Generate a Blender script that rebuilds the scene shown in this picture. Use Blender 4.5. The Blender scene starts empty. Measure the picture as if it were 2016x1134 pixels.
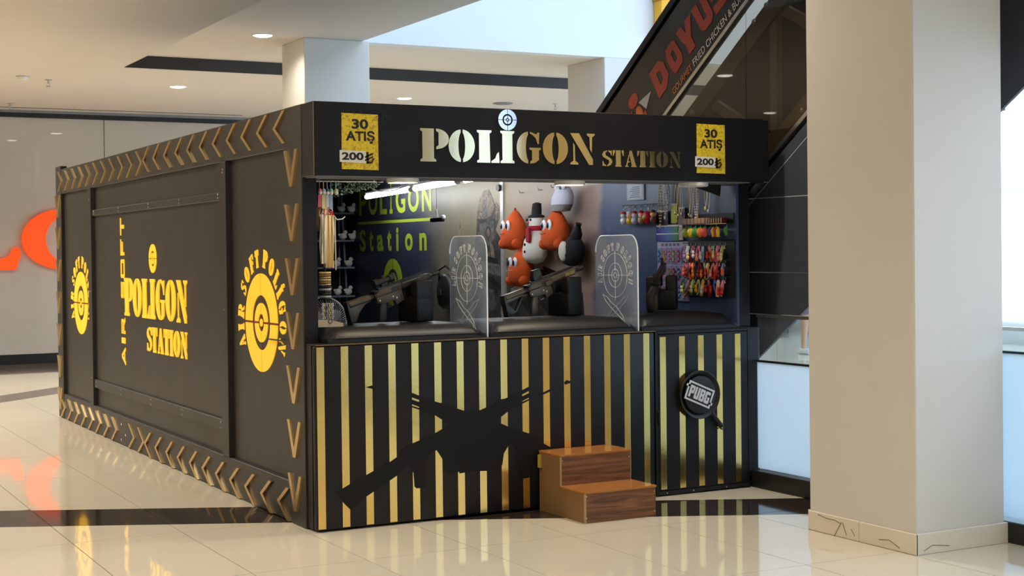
import bpy, bmesh, math, random
from mathutils import Vector, Matrix
random.seed(7)
S = bpy.context.scene
COL = S.collection
R = math.radians

# ------------------------------------------------------------------ camera, world, light, exposure
cd = bpy.data.cameras.new('camera'); cam = bpy.data.objects.new('camera', cd); COL.objects.link(cam)
cd.sensor_width = 36.0; cd.lens = 36.0 * 2890.95 / 2016; cd.shift_y = -32.77 / 2016
yaw, pitch, roll = 0.4937, -0.0128, -0.0115
fw = Vector((math.sin(yaw) * math.cos(pitch), math.cos(yaw) * math.cos(pitch), math.sin(pitch)))
r0 = Vector((math.cos(yaw), -math.sin(yaw), 0)); u0 = r0.cross(fw)
rr = r0 * math.cos(roll) + u0 * math.sin(roll); uu = -r0 * math.sin(roll) + u0 * math.cos(roll)
cam.matrix_world = Matrix(((rr.x, uu.x, -fw.x, -3.007), (rr.y, uu.y, -fw.y, -8.168), (rr.z, uu.z, -fw.z, 1.615), (0, 0, 0, 1)))
cd.clip_end = 200
S.camera = cam
S.view_settings.view_transform = 'Standard'; S.view_settings.look = 'None'
S.view_settings.gamma = 1.0; S.view_settings.use_curve_mapping = False
S.view_settings.exposure = 0.28
S.cycles.use_denoising = True
S.cycles.max_bounces = 8
W = bpy.data.worlds.new('world'); S.world = W; W.use_nodes = True
wb = W.node_tree.nodes['Background']; wb.inputs[0].default_value = (0.62, 0.78, 1.0, 1); wb.inputs[1].default_value = 0.9

def area(name, loc, size, power, col, rot=(0, 0, 0), sizey=None, shape='DISK', spread=180):
    l = bpy.data.lights.new(name, 'AREA'); l.energy = power; l.color = col; l.shape = shape; l.size = size; l.spread = R(spread)
    if sizey: l.shape = 'RECTANGLE'; l.size_y = sizey
    o = bpy.data.objects.new(name, l); COL.objects.link(o); o.location = loc; o.rotation_euler = rot
    return o
# daylight falling through the skylight over the atrium on the right
area('skylight_daylight', (9.0, -6.0, 8.8), 9.0, 1350, (0.60, 0.77, 1.0), sizey=18.0)
WARM = (1.0, 0.925, 0.82)
DOWNLIGHT_POWER = 62

# ------------------------------------------------------------------ materials
def lin(c):
    c = c / 255.0
    return c / 12.92 if c <= 0.04045 else ((c + 0.055) / 1.055) ** 2.4
def rgb(r, g, b): return (lin(r), lin(g), lin(b), 1.0)
MATS = {}
def mat(name, col, rough=0.5, metal=0.0, emit=None, estr=0.0, noise=0.0, nscale=8.0, nstretch=(1, 1, 1), bump=0.0, bscale=40.0, spec=0.5, coat=0.0, rvar=0.0):
    if name in MATS: return MATS[name]
    m = bpy.data.materials.new(name); m.use_nodes = True; MATS[name] = m
    nt = m.node_tree; N = nt.nodes; b = N['Principled BSDF']
    b.inputs['Base Color'].default_value = col; b.inputs['Roughness'].default_value = rough; b.inputs['Metallic'].default_value = metal
    b.inputs['Specular IOR Level'].default_value = spec; b.inputs['Coat Weight'].default_value = coat
    if emit: b.inputs['Emission Color'].default_value = emit; b.inputs['Emission Strength'].default_value = estr
    if noise or bump or rvar:
        tc = N.new('ShaderNodeTexCoord'); mp = N.new('ShaderNodeMapping'); mp.inputs['Scale'].default_value = nstretch
        nt.links.new(tc.outputs['Object'], mp.inputs[0])
        nz = N.new('ShaderNodeTexNoise'); nz.inputs['Scale'].default_value = nscale; nz.inputs['Detail'].default_value = 6
        nt.links.new(mp.outputs[0], nz.inputs['Vector'])
        if noise:
            mx = N.new('ShaderNodeMix'); mx.data_type = 'RGBA'
            mx.inputs[6].default_value = [c * (1 - noise) for c in col[:3]] + [1]
            mx.inputs[7].default_value = [min(1, c * (1 + noise)) for c in col[:3]] + [1]
            nt.links.new(nz.outputs[0], mx.inputs[0]); nt.links.new(mx.outputs[2], b.inputs['Base Color'])
        if rvar:
            mr = N.new('ShaderNodeMapRange'); mr.inputs[3].default_value = max(0, rough - rvar); mr.inputs[4].default_value = rough + rvar
            nt.links.new(nz.outputs[0], mr.inputs[0]); nt.links.new(mr.outputs[0], b.inputs['Roughness'])
        if bump:
            nb = N.new('ShaderNodeTexNoise'); nb.inputs['Scale'].default_value = bscale; nb.inputs['Detail'].default_value = 3
            nt.links.new(mp.outputs[0], nb.inputs['Vector'])
            bp = N.new('ShaderNodeBump'); bp.inputs['Strength'].default_value = bump; bp.inputs['Distance'].default_value = 0.01
            nt.links.new(nb.outputs[0], bp.inputs['Height']); nt.links.new(bp.outputs[0], b.inputs['Normal'])
    return m
def glassy(name, tint, haze=0.06, hazecol=(0.6, 0.7, 0.85, 1), fres=1.45):
    m = bpy.data.materials.new(name); m.use_nodes = True; MATS[name] = m
    nt = m.node_tree; N = nt.nodes; N.remove(N['Principled BSDF']); out = N['Material Output']
    t = N.new('ShaderNodeBsdfTransparent'); t.inputs[0].default_value = tint
    d = N.new('ShaderNodeBsdfDiffuse'); d.inputs[0].default_value = hazecol
    g = N.new('ShaderNodeBsdfGlossy'); g.inputs['Roughness'].default_value = 0.02
    f = N.new('ShaderNodeFresnel'); f.inputs[0].default_value = fres
    nz = N.new('ShaderNodeTexNoise'); nz.inputs['Scale'].default_value = 9; nz.inputs['Detail'].default_value = 8
    tc = N.new('ShaderNodeTexCoord'); nt.links.new(tc.outputs['Object'], nz.inputs['Vector'])
    mr = N.new('ShaderNodeMapRange'); mr.inputs[3].default_value = haze * 0.5; mr.inputs[4].default_value = haze * 1.5
    nt.links.new(nz.outputs[0], mr.inputs[0])
    ge = N.new('ShaderNodeNewGeometry'); fm_ = N.new('ShaderNodeMath'); fm_.operation = 'SUBTRACT'; fm_.inputs[0].default_value = 1.0; fm2 = N.new('ShaderNodeMath'); fm2.operation = 'MULTIPLY'
    nt.links.new(ge.outputs['Backfacing'], fm_.inputs[1]); nt.links.new(fm_.outputs[0], fm2.inputs[0]); nt.links.new(f.outputs[0], fm2.inputs[1])
    a = N.new('ShaderNodeMixShader'); b = N.new('ShaderNodeMixShader')
    nt.links.new(mr.outputs[0], a.inputs[0]); nt.links.new(t.outputs[0], a.inputs[1]); nt.links.new(d.outputs[0], a.inputs[2])
    nt.links.new(fm2.outputs[0], b.inputs[0]); nt.links.new(a.outputs[0], b.inputs[1]); nt.links.new(g.outputs[0], b.inputs[2])
    nt.links.new(b.outputs[0], out.inputs[0]); return m

black = mat('black_panel', rgb(42, 39, 37), 0.42, noise=0.12, nscale=3, bump=0.04, bscale=120, rvar=0.06)
blackfront = mat('black_front', rgb(22, 21, 24), 0.44, noise=0.10, nscale=3, bump=0.03, bscale=90, rvar=0.05, spec=.32)
gold = mat('gold_mirror', (0.92, 0.66, 0.22, 1), 0.16, 1.0, noise=0.10, nscale=5, bump=0.05, bscale=14, rvar=0.06)
goldletter = mat('gold_letter', (0.80, 0.62, 0.28, 1), 0.12, 1.0, bump=0.02, bscale=10)
goldchev = mat('gold_chevron', (0.72, 0.52, 0.26, 1), 0.30, 1.0, noise=0.12, nscale=14)
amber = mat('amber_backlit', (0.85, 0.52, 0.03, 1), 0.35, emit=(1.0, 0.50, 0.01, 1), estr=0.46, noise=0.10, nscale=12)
redline = mat('red_line', rgb(150, 30, 10), 0.5)
paint = mat('white_paint', rgb(218, 213, 204), 0.7, noise=0.03, nscale=2, bump=0.03, bscale=60)
ceilpaint = mat('ceiling_paint', rgb(222, 214, 204), 0.8, noise=0.02, nscale=1.5)
darkstrip = mat('dark_strip', rgb(52, 52, 54), 0.6)
leather = mat('black_leather', rgb(15, 14, 15), 0.46, noise=0.2, nscale=6, bump=0.12, bscale=160)
gunblack = mat('gun_black', rgb(30, 29, 28), 0.42, noise=0.15, nscale=20)
gunmetal = mat('gun_metal', rgb(84, 76, 62), 0.38, metal=0.3, noise=0.12, nscale=16)
chrome = mat('chrome', (0.8, 0.8, 0.82, 1), 0.18, 1.0)
steel = mat('steel', (0.55, 0.54, 0.52, 1), 0.3, 1.0)
white = mat('white_plastic', rgb(225, 225, 225), 0.45)
tagw = mat('paper_white', rgb(232, 230, 226), 0.6)

# ------------------------------------------------------------------ mesh helpers
class MB:
    def __init__(s): s.bm = bmesh.new()
    def box(s, x0, x1, y0, y1, z0, z1):
        v = [s.bm.verts.new((x, y, z)) for z in (z0, z1) for y in (y0, y1) for x in (x0, x1)]
        for f in ((0, 2, 3, 1), (4, 5, 7, 6), (0, 1, 5, 4), (2, 6, 7, 3), (0, 4, 6, 2), (1, 3, 7, 5)): s.bm.faces.new([v[i] for i in f])
        return s
    def prism(s, pts, org=(0, 0, 0), ux=(1, 0, 0), uy=(0, 0, 1), d=0.01, base=0.0):
        """polygon in the plane (ux, uy) at org, thickened from base to base+d along ux x uy"""
        org, ux, uy = Vector(org), Vector(ux), Vector(uy); n = ux.cross(uy).normalized()
        ar = sum(pts[i - 1][0] * pts[i][1] - pts[i][0] * pts[i - 1][1] for i in range(len(pts)))
        if ar < 0: pts = pts[::-1]
        f = [s.bm.verts.new(org + ux * x + uy * y + n * (base + d)) for x, y in pts]
        b = [s.bm.verts.new(org + ux * x + uy * y + n * base) for x, y in pts]
        s.bm.faces.new(f); s.bm.faces.new(b[::-1])
        for i in range(len(pts)): s.bm.faces.new((f[i - 1], b[i - 1], b[i], f[i]))
        return s
    def tube(s, pts, r, n=8, closed=False):
        pts = [Vector(p) for p in pts]; rings = []; m = len(pts)
        for i, p in enumerate(pts):
            rad = r[i] if isinstance(r, (list, tuple)) else r
            if closed: t = pts[(i + 1) % m] - pts[i - 1]
            else: t = pts[min(i + 1, m - 1)] - pts[max(i - 1, 0)]
            t.normalize(); a = Vector((0, 0, 1)) if abs(t.z) < 0.9 else Vector((1, 0, 0))
            e = t.cross(a).normalized(); g = t.cross(e)
            rings.append([s.bm.verts.new(p + (e * math.cos(k * 2 * math.pi / n) + g * math.sin(k * 2 * math.pi / n)) * rad) for k in range(n)])
        for i in range(m if closed else m - 1):
            A, B = rings[i], rings[(i + 1) % m]
            for k in range(n): s.bm.faces.new((A[k - 1], A[k], B[k], B[k - 1]))
        if not closed:
            s.bm.faces.new(rings[0]); s.bm.faces.new(rings[-1][::-1])
        return s
    def torus(s, c, rad, r, axis='z', n=16, k=6, sx=1.0, sy=1.0):
        c = Vector(c); P = []
        for i in range(n):
            a = i * 2 * math.pi / n; u, v = rad * math.cos(a) * sx, rad * math.sin(a) * sy
            P.append(c + Vector({'z': (u, v, 0), 'y': (u, 0, v), 'x': (0, u, v)}[axis]))
        return s.tube(P, r, k, True)
    def lathe(s, prof, c=(0, 0, 0), axis='z', n=20):
        c = Vector(c); rings = []
        for r, h in prof:
            ring = []
            for k in range(n):
                a = k * 2 * math.pi / n; u, v = r * math.cos(a), r * math.sin(a)
                ring.append(s.bm.verts.new(c + Vector({'z': (u, v, h), 'y': (u, h, v), 'x': (h, u, v)}[axis])))
            rings.append(ring)
        for A, B in zip(rings, rings[1:]):
            for k in range(n): s.bm.faces.new((A[k - 1], A[k], B[k], B[k - 1]))
        s.bm.faces.new(rings[0][::-1]); s.bm.faces.new(rings[-1])
        return s
    def ball(s, c, rx, ry=None, rz=None, n=12, m=8):
        ry = rx if ry is None else ry; rz = rx if rz is None else rz
        r = bmesh.ops.create_uvsphere(s.bm, u_segments=n, v_segments=m, radius=1)
        for v in r['verts']: v.co = Vector((v.co.x * rx, v.co.y * ry, v.co.z * rz)) + Vector(c)
        return s
    def xf(s, M): bmesh.ops.transform(s.bm, matrix=M, verts=s.bm.verts); return s
    def bevel(s, w, seg=2, ang=40):
        bmesh.ops.recalc_face_normals(s.bm, faces=s.bm.faces)
        e = [x for x in s.bm.edges if len(x.link_faces) == 2 and x.calc_face_angle(0) > R(ang)]
        bmesh.ops.bevel(s.bm, geom=e, offset=w, segments=seg, affect='EDGES', profile=0.5); return s
    def mesh(s, name, smooth=None):
        bmesh.ops.recalc_face_normals(s.bm, faces=s.bm.faces)
        me = bpy.data.meshes.new(name); s.bm.to_mesh(me); s.bm.free()
        if smooth is not None:
            me.polygons.foreach_set('use_smooth', [True] * len(me.polygons))
            try: me.set_sharp_from_angle(angle=R(smooth))
            except Exception: pass
        return me
    def build(s, name, m, parent=None, smooth=None):
        return put(name, s.mesh(name, smooth), m, parent)
def put(name, me, m, parent=None):
    o = bpy.data.objects.new(name, me); COL.objects.link(o)
    if m is not None:
        if not me.materials: me.materials.append(m)
        elif me.materials[0] != m:
            o.material_slots[0].link = 'OBJECT'; o.material_slots[0].material = m
    if parent is not None: setpar(o, parent)
    return o
def wloc(o): return o.matrix_basis.copy() if o.parent is None else wloc(o.parent) @ o.matrix_parent_inverse @ o.matrix_basis
def setpar(o, p):
    """parent while o keeps its own (world) coordinates"""
    o.parent = p; o.matrix_parent_inverse = wloc(p).inverted()
def tag(o, label=None, cat=None, group=None, kind=None):
    if label: o['label'] = label
    if cat: o['category'] = cat
    if group: o['group'] = group
    if kind: o['kind'] = kind
    return o
def empty(name, loc, label=None, cat=None, group=None, kind=None):
    o = bpy.data.objects.new(name, None); COL.objects.link(o); o.location = loc; o.empty_display_size = 0.1
    return tag(o, label, cat, group, kind)
def B(x0, x1, y0, y1, z0, z1): return MB().box(x0, x1, y0, y1, z0, z1)
def text_mesh(s, size=1.0, bold=0.0, ext=0.0, shear=0.0, space=1.0, wscale=1.0, align='LEFT'):
    cu = bpy.data.curves.new('t', 'FONT'); cu.body = s; cu.size = size; cu.offset = bold; cu.extrude = ext; cu.shear = shear
    cu.space_character = space; cu.align_x = align; cu.resolution_u = 4
    o = bpy.data.objects.new('t', cu); COL.objects.link(o)
    dg = bpy.context.evaluated_depsgraph_get(); dg.update()
    me = bpy.data.meshes.new_from_object(o.evaluated_get(dg)); bpy.data.objects.remove(o); bpy.data.curves.remove(cu)
    me.materials.clear(); return me
def text(name, s, m, parent, org, ux, uy, x0, x1, y0, y1, bold=0.0, ext=0.001, shear=0.0, space=1.0):
    """text stretched into the rectangle x0..x1, y0..y1 of the plane (ux, uy)"""
    me = text_mesh(s, 1.0, bold, 0.0, shear, space)
    xs = [v.co.x for v in me.vertices]; ys = [v.co.y for v in me.vertices]
    ax, bx, ay, by = min(xs), max(xs), min(ys), max(ys); ux, uy, org = Vector(ux), Vector(uy), Vector(org); n = ux.cross(uy)
    for v in me.vertices:
        x = x0 + (v.co.x - ax) / (bx - ax) * (x1 - x0); y = y0 + (v.co.y - ay) / (by - ay) * (y1 - y0)
        v.co = org + ux * x + uy * y + n * ext
    me.name = name
    return put(name, me, m, parent)
XF, XS = ((1, 0, 0), (0, 0, 1)), ((0, -1, 0), (0, 0, 1))   # plane axes: facing -Y, facing -X
def arc(cx, cy, rx, ry, a0, a1, n=12):
    return [(cx + rx * math.cos(R(a0 + (a1 - a0) * i / n)), cy + ry * math.sin(R(a0 + (a1 - a0) * i / n))) for i in range(n + 1)]
def ringquads(Rd, c=(0, 0), g=0.03):
    """target emblem: two rings cut by a cross, and a dot"""
    out = []
    for ro, ri in ((1.0, 0.56), (0.40, 0.18)):
        for q in range(4):
            a, b = 90 * q, 90 * q + 90
            go, gi = math.degrees(math.asin(g / ro)), math.degrees(math.asin(g / ri))
            out.append([(c[0] + Rd * x, c[1] + Rd * y) for x, y in arc(0, 0, ro, ro, a + go, b - go, 14) + arc(0, 0, ri, ri, b - gi, a + gi, 10)])
    out.append([(c[0] + Rd * x, c[1] + Rd * y) for x, y in arc(0, 0, 0.08, 0.08, 0, 330, 11)])
    return out
def stem(x0, x1, s=0.06): return [(x0, 0), (x1, 0), (x1, .06), (x1 - s, .1), (x1 - s, .9), (x1, .94), (x1, 1), (x0, 1), (x0, .94), (x0 + s, .9), (x0 + s, .1), (x0, .06)]
OL = arc(.39, .5, .39, .5, 95, 265, 18) + arc(.39, .5, .10, .42, 253, 107, 12)
def mir(p, w): return [(w - x, y) for x, y in p][::-1]
PST = [(0, 1), (0, .94), (.06, .9), (.06, .1), (0, .06), (0, 0), (.44, 0), (.44, .06), (.38, .1), (.38, 1)]
PB = arc(.44, .69, .36, .31, 90, -90, 14) + [(.44, .45), (.51, .5), (.51, .88), (.44, .93)]
GL = {
 'P': (.80, [PST, PB]), 'O': (.78, [OL, mir(OL, .78)]),
 'L': (.68, [[(0, 1), (0, .94), (.06, .9), (.06, .1), (0, .06), (0, 0), (.40, 0), (.38, .9), (.44, .94), (.44, 1)], [(.43, 0), (.68, 0), (.66, .34), (.6, .28), (.55, .14), (.43, .05)]]),
 'I': (.44, [stem(0, .44)]),
 'G': (.76, [OL, [(.42, 1), (.52, .96), (.62, .92), (.66, .98), (.72, .98), (.70, .62), (.66, .62), (.6, .8), (.5, .9), (.42, .94)], [(.4, .5), (.76, .5), (.76, .44), (.70, .42), (.70, .12), (.58, .03), (.42, 0), (.42, .06), (.48, .12), (.48, .42), (.4, .44)]]),
 'N': (.74, [[(0, 1), (.27, 1), (.68, .17), (.68, 0), (.56, 0), (.05, .92)], [(0, 0), (.24, 0), (.24, .05), (.15, .12), (.14, .60), (.09, .70), (.09, .12), (0, .05)], [(.5, 1), (.74, 1), (.74, .95), (.66, .88), (.65, .38), (.59, .5), (.58, .88), (.5, .95)]]),
 'S': (.6, [[(.3, .99), (.1, .9), (.02, .74), (.06, .6), (.2, .5), (.40, .38), (.4, .2), (.28, .06), (.3, .01), (.5, .1), (.6, .28), (.54, .46), (.4, .57), (.22, .68), (.2, .82), (.3, .93)], [(.36, .99), (.36, .92), (.46, .84), (.52, .68), (.56, .68), (.56, .98), (.51, .95)], [(.24, .01), (.24, .08), (.14, .16), (.08, .34), (.04, .34), (.04, .02), (.09, .05)]]),
 'T': (.62, [[(.13, 0), (.49, 0), (.49, .06), (.45, .1), (.45, 1), (.17, 1), (.17, .1), (.13, .06)], [(.12, 1), (0, 1), (0, .66), (.04, .66), (.12, .9)], [(.5, 1), (.5, .9), (.58, .66), (.62, .66), (.62, 1)]]),
 'A': (.72, [[(.29, 1), (.42, 1), (.68, .07), (.72, .05), (.72, 0), (.38, 0), (.38, .05), (.42, .08), (.25, .84)], [(0, 0), (.22, 0), (.22, .05), (.14, .08), (.19, .28), (.3, .28), (.3, .35), (.2, .35), (.27, .70), (.23, .78), (.06, .08), (0, .05)]]),
 'R': (.82, [PST, PB, [(.42, .41), (.6, .37), (.72, .08), (.82, .05), (.82, 0), (.6, 0), (.44, .33)]]),
 'F': (.70, [PST, [(.43, 1), (.7, 1), (.7, .66), (.66, .66), (.58, .9), (.43, .93)], [(.43, .55), (.58, .62), (.58, .38), (.43, .47)]]),
}
def glyph(ch, x0, x1, y0, y1):
    w, P = GL[ch]
    return [[(x0 + x / w * (x1 - x0), y0 + y * (y1 - y0)) for x, y in p] for p in P]
def flat(name, polys, org, ax, d, m, parent, base=0.0):
    b = MB()
    for p in polys: b.prism(p, org, ax[0], ax[1], d, base)
    return b.build(name, m, parent)
POLIGON = [('P', 0, .191), ('O', .188, .365), ('L', .380, .534), ('I', .541, .638), ('G', .654, .825), ('O', .839, 1.021), ('N', 1.037, 1.219)]
STATION = [('S', 0, .081), ('T', .083, .166), ('A', .176, .264), ('T', .269, .354), ('I', .361, .409), ('O', .417, .508), ('N', .519, .610)]
RINGTXT = 'AIR SOFT POLIGON'
def ringtext(c, rad, h, a0, a1, k=0.9):
    """stencil letters standing on a circle, from angle a0 clockwise to a1; returns one polygon list per letter"""
    ws = [0.35 if ch == ' ' else GL[ch][0] + 0.16 for ch in RINGTXT]; tot = sum(ws); out = []; acc = 0
    for ch, w in zip(RINGTXT, ws):
        if ch != ' ':
            th = R(a0 + (a1 - a0) * (acc + w / 2) / tot); cw = GL[ch][0] * h * k
            ex, ey = (math.sin(th), -math.cos(th)), (math.cos(th), math.sin(th)); polys = []
            gp = glyph(ch, -cw / 2, cw / 2, 0, h)
            if ch == 'I' and acc > tot * .6: gp.append([(x, y + h * 1.22) for x, y in arc(0, 0, h * .13, h * .13, 0, 300, 5)])
            for p in gp: polys.append([(c[0] + ex[0] * x + ey[0] * (rad + y), c[1] + ex[1] * x + ey[1] * (rad + y)) for x, y in p])
            out.append(polys)
        acc += w
    return out

# ------------------------------------------------------------------ the setting: floor
def tilemat(name, c1, c2, rough, spec=0.5):
    m = mat(name, c1, rough); nt = m.node_tree; N = nt.nodes; b = N['Principled BSDF']; b.inputs['Specular IOR Level'].default_value = spec
    tc = N.new('ShaderNodeTexCoord'); nz = N.new('ShaderNodeTexNoise'); nz.inputs['Scale'].default_value = 1.7; nz.inputs['Detail'].default_value = 9; nz.inputs['Distortion'].default_value = 1.2
    nt.links.new(tc.outputs['Object'], nz.inputs['Vector'])
    mx = N.new('ShaderNodeMix'); mx.data_type = 'RGBA'; mx.inputs[6].default_value = c1; mx.inputs[7].default_value = c2
    nt.links.new(nz.outputs[0], mx.inputs[0]); nt.links.new(mx.outputs[2], b.inputs['Base Color'])
    nb = N.new('ShaderNodeTexNoise'); nb.inputs['Scale'].default_value = 6.0; nb.inputs['Detail'].default_value = 1; nt.links.new(tc.outputs['Object'], nb.inputs['Vector'])
    bp = N.new('ShaderNodeBump'); bp.inputs['Strength'].default_value = 0.05; bp.inputs['Distance'].default_value = 0.006
    nt.links.new(nb.outputs[0], bp.inputs['Height']); nt.links.new(bp.outputs[0], b.inputs['Normal']); return m
cream = tilemat('cream_tile', rgb(214, 203, 180), rgb(222, 212, 192), 0.04, 0.8)
darktile = tilemat('dark_marble', rgb(44, 36, 32), rgb(58, 48, 42), 0.07)
greytile = tilemat('grey_marble', rgb(92, 80, 72), rgb(112, 98, 88), 0.12)
grout = mat('grout', rgb(70, 62, 50), 0.8)
floor = empty('floor', (0, 0, -0.02)); tag(floor, 'polished cream tile floor of the mall hall', 'floor', kind='structure')
TX, TP, TY, TQ = -0.031, 0.628, -0.981, 1.292
def clip(poly, n, d, keep):   # keep = +1: n.p >= d
    out = []
    for i in range(len(poly)):
        a, b = poly[i - 1], poly[i]; fa = (n[0] * a[0] + n[1] * a[1] - d) * keep; fb = (n[0] * b[0] + n[1] * b[1] - d) * keep
        if (fa >= 0) != (fb >= 0):
            t = fa / (fa - fb); out.append((a[0] + t * (b[0] - a[0]), a[1] + t * (b[1] - a[1])))
        if fb >= 0: out.append(b)
    return out
def parea(p): return abs(sum(p[i - 1][0] * p[i][1] - p[i][0] * p[i - 1][1] for i in range(len(p)))) / 2 if len(p) > 2 else 0
n1 = (math.sin(R(26.8)), math.cos(R(26.8))); n2 = (-math.sin(R(43.6)), math.cos(R(43.6)))
BANDS = [(n1, .238, .812, 'dark', lambda x, y: y < 5), (n2, 6.72, 7.27, 'grey', lambda x, y: y > 6), ((0, 1), 13.2, 15.2, 'grey', lambda x, y: y > 12)]
tiles_n = 0
G = 0.0024
B(-4.43, 4.99, -4.86, 15.82, -0.06, -0.0035).build('screed', grout, floor)
for i in range(-7, 8):
    for j in range(-3, 13):
        x0, y0 = TX + i * TP, TY + j * TQ
        if x0 > 0.1 and x0 + TP < 3.0 and y0 > 0.2 and y0 + TQ < 7.0: continue
        pieces = [([(x0 + G, y0 + G), (x0 + TP - G, y0 + G), (x0 + TP - G, y0 + TQ - G), (x0 + G, y0 + TQ - G)], 'cream')]
        for n, lo, hi, k, ok in BANDS:
            if not ok(x0 + TP / 2, y0 + TQ / 2): continue
            new = []
            for p, t in pieces:
                if t != 'cream': new.append((p, t)); continue
                a = clip(p, n, lo - G, -1); b = clip(clip(p, n, lo + G, 1), n, hi - G, -1); c = clip(p, n, hi + G, 1)
                new += [(q, tt) for q, tt in ((a, 'cream'), (b, k), (c, 'cream')) if parea(q) > 0.002]
            pieces = new
        for p, t in pieces:
            MB().prism(p, (0, 0, -0.012), (1, 0, 0), (0, 1, 0), 0.012).build('floor_tile', {'cream': cream, 'dark': darktile, 'grey': greytile}[t], floor); tiles_n += 1
# the floor goes on beyond the laid tiles in view
fm = tilemat('cream_floor_beyond', rgb(214, 203, 180), rgb(222, 212, 192), 0.05, 0.8)
for k, (a, b, c, d) in enumerate(((-11, -4.427, -17, 15.82), (4.993, 18, -17, 15.82), (-4.427, 4.993, -17, -4.857))):
    B(a, b, c, d, -0.06, 0.0).build('floor_slab', fm, floor)

# ------------------------------------------------------------------ the setting: ceilings, walls, columns
ZL, ZR = 3.87, 4.02
ce = empty('ceiling', (0, 0, ZL)); tag(ce, 'pale plaster ceiling with a raised field and open atrium', 'ceiling', kind='structure')
B(-11, 1.24, -17, 15.3, ZL, ZL + 0.5).build('ceiling_soffit', ceilpaint, ce)
B(1.24, 18, 9.42, 15.3, ZL, ZL + 0.5).build('ceiling_soffit', ceilpaint, ce)
B(1.242, 3.40, -17, 9.40, ZR, ZR + 0.35).build('raised_ceiling', ceilpaint, ce)
B(3.40, 18, 7.501, 9.40, ZR, ZR + 0.35).build('raised_ceiling', ceilpaint, ce)
B(1.242, 18, 9.395, 9.419, ZL + .002, ZR).build('recess_edge', darkstrip, ce)
B(0.0, 4.4, 14.66, 14.72, ZL - 0.003, ZL + 0.01).build('ceiling_slot', darkstrip, ce)
# upper storey round the atrium
paintb = mat('atrium_paint', rgb(226, 228, 230), 0.7, noise=0.02, nscale=2)
w = B(3.40, 15.8, 7.30, 7.5, ZR, 9).build('wall_upper', paintb); tag(w, 'bright white upper wall above the atrium opening', 'wall', kind='structure')
w = B(3.18, 3.40, -17, 7.5, ZR + .35, 9).build('wall_upper_left', paintb); tag(w, 'upper parapet wall along the atrium edge', 'wall', kind='structure')
glowglass = mat('fill_glow_glass', (.7, .85, 1, 1), .2, emit=(.55, .77, 1.0, 1), estr=3.6)  # emissive panes added across the atrium to light the railing film from behind
for nm, ax, a, b, lab in (('fill_panel_1', 'x', -14.0, 13.0, 'tall glowing panels added on the far side of the atrium as cool fill light'), ('fill_panel_2', 'y', 9.1, 11.2, 'glowing panels added behind the photographer on the right for cool light and reflections')):  # both sets are added light sources; the second cools column and gold letters
    wn = empty(nm, (15.7, 0, .6) if ax == 'x' else (10.2, -16.9, .6)); tag(wn, lab, 'light panel', kind='structure'); q = a
    while q < b - .5:
        for z0 in (.4, 2.6):
            if ax == 'x': B(15.76, 15.79, q + .04, q + 2.2, z0, z0 + 2.1).build('pane', glowglass, wn)
            else: B(q + .04, q + 2.2, -16.99, -16.96, z0, z0 + 2.1).build('pane', mat('blue_glow_glass', (.5, .65, 1, 1), .2, emit=(.36, .52, 1.0, 1), estr=1.7), wn)
        if ax == 'x': B(15.72, 15.80, q - .03, q + .03, .3, 4.8).build('panel_bar', darkstrip, wn)
        else: B(q - .03, q + .03, -17.0, -16.93, .3, 4.8).build('panel_bar', darkstrip, wn)
        q += 2.25
w = B(15.8, 16, -17, 15.3, 0, 9).build('wall_right', paintb); tag(w, 'white wall on the far side of the atrium', 'wall', kind='structure')
w = B(-11, 16, -17.2, -17, 0, 9).build('wall_front', mat('front_wall_paint', rgb(128, 106, 76), .7)); tag(w, 'painted wall behind the photographer', 'wall', kind='structure')
w = B(-11.2, -11, -17, 15.3, 0, ZL).build('wall_left', mat('warm_paint', rgb(206, 184, 150), 0.6)); tag(w, 'warm painted wall on the left of the hall', 'wall', kind='structure')
# storefront at the back: glossy panes over a grey board, dark header and base
wbk = empty('wall_back', (2, 15.2, 0)); tag(wbk, 'grey glazed shopfront wall at the far end', 'wall', kind='structure')
pane = mat('shopfront_pane', rgb(184, 177, 166), 0.5, coat=1.0, noise=0.03, nscale=0.8); pane.node_tree.nodes['Principled BSDF'].inputs['Coat Roughness'].default_value = 0.02
x = -10.9
while x < 15.7:
    w_ = 3.3; B(x, min(x + w_ - .012, 15.75), 15.10, 15.14, .15, 3.76).build('shop_pane', pane, wbk); x += w_
B(-10.9, 15.75, 15.06, 15.2, 3.76, 3.83).build('header', mat('header_black', rgb(20, 19, 18), .5), wbk)
B(-10.9, 15.75, 15.05, 15.2, 0, .15).build('shop_base', mat('base_black', rgb(18, 17, 16), .4), wbk)
B(-10.9, 15.75, 15.15, 15.2, .15, 3.87).build('backing', paint, wbk)
# orange shop letters, cut by the frame and the kiosk
orange = mat('orange_letter', rgb(240, 74, 4), 0.4, emit=rgb(255, 70, 0), estr=0.55)
oring = [(1.66 + .64 * math.cos(R(t)), 1.90 + .47 * math.sin(R(t))) for t in range(0, 361, 10)]
iring = [(1.68 + .31 * math.cos(R(t)), 1.90 + .35 * math.sin(R(t))) for t in range(360, -1, -10)]
tag(MB().prism(oring[:-1] + [oring[0]] + iring, (0, 15.08, 0), *XF, .06).build('shop_letter', orange), 'round orange letter on the grey shopfront beside the kiosk', 'letter')
Lp = [(.05, 1.44), (.93, 1.44), (1.0, 1.66), (1.0, 1.74), (.95, 1.79), (.88, 1.76), (.84, 1.66), (.74, 1.61), (.45, 1.61), (.45, 2.3), (.05, 2.3)]
tag(MB().prism(Lp, (0, 15.08, 0), *XF, .06).build('shop_letter', orange), 'orange letter with an upturned foot at the left edge', 'letter')

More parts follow.
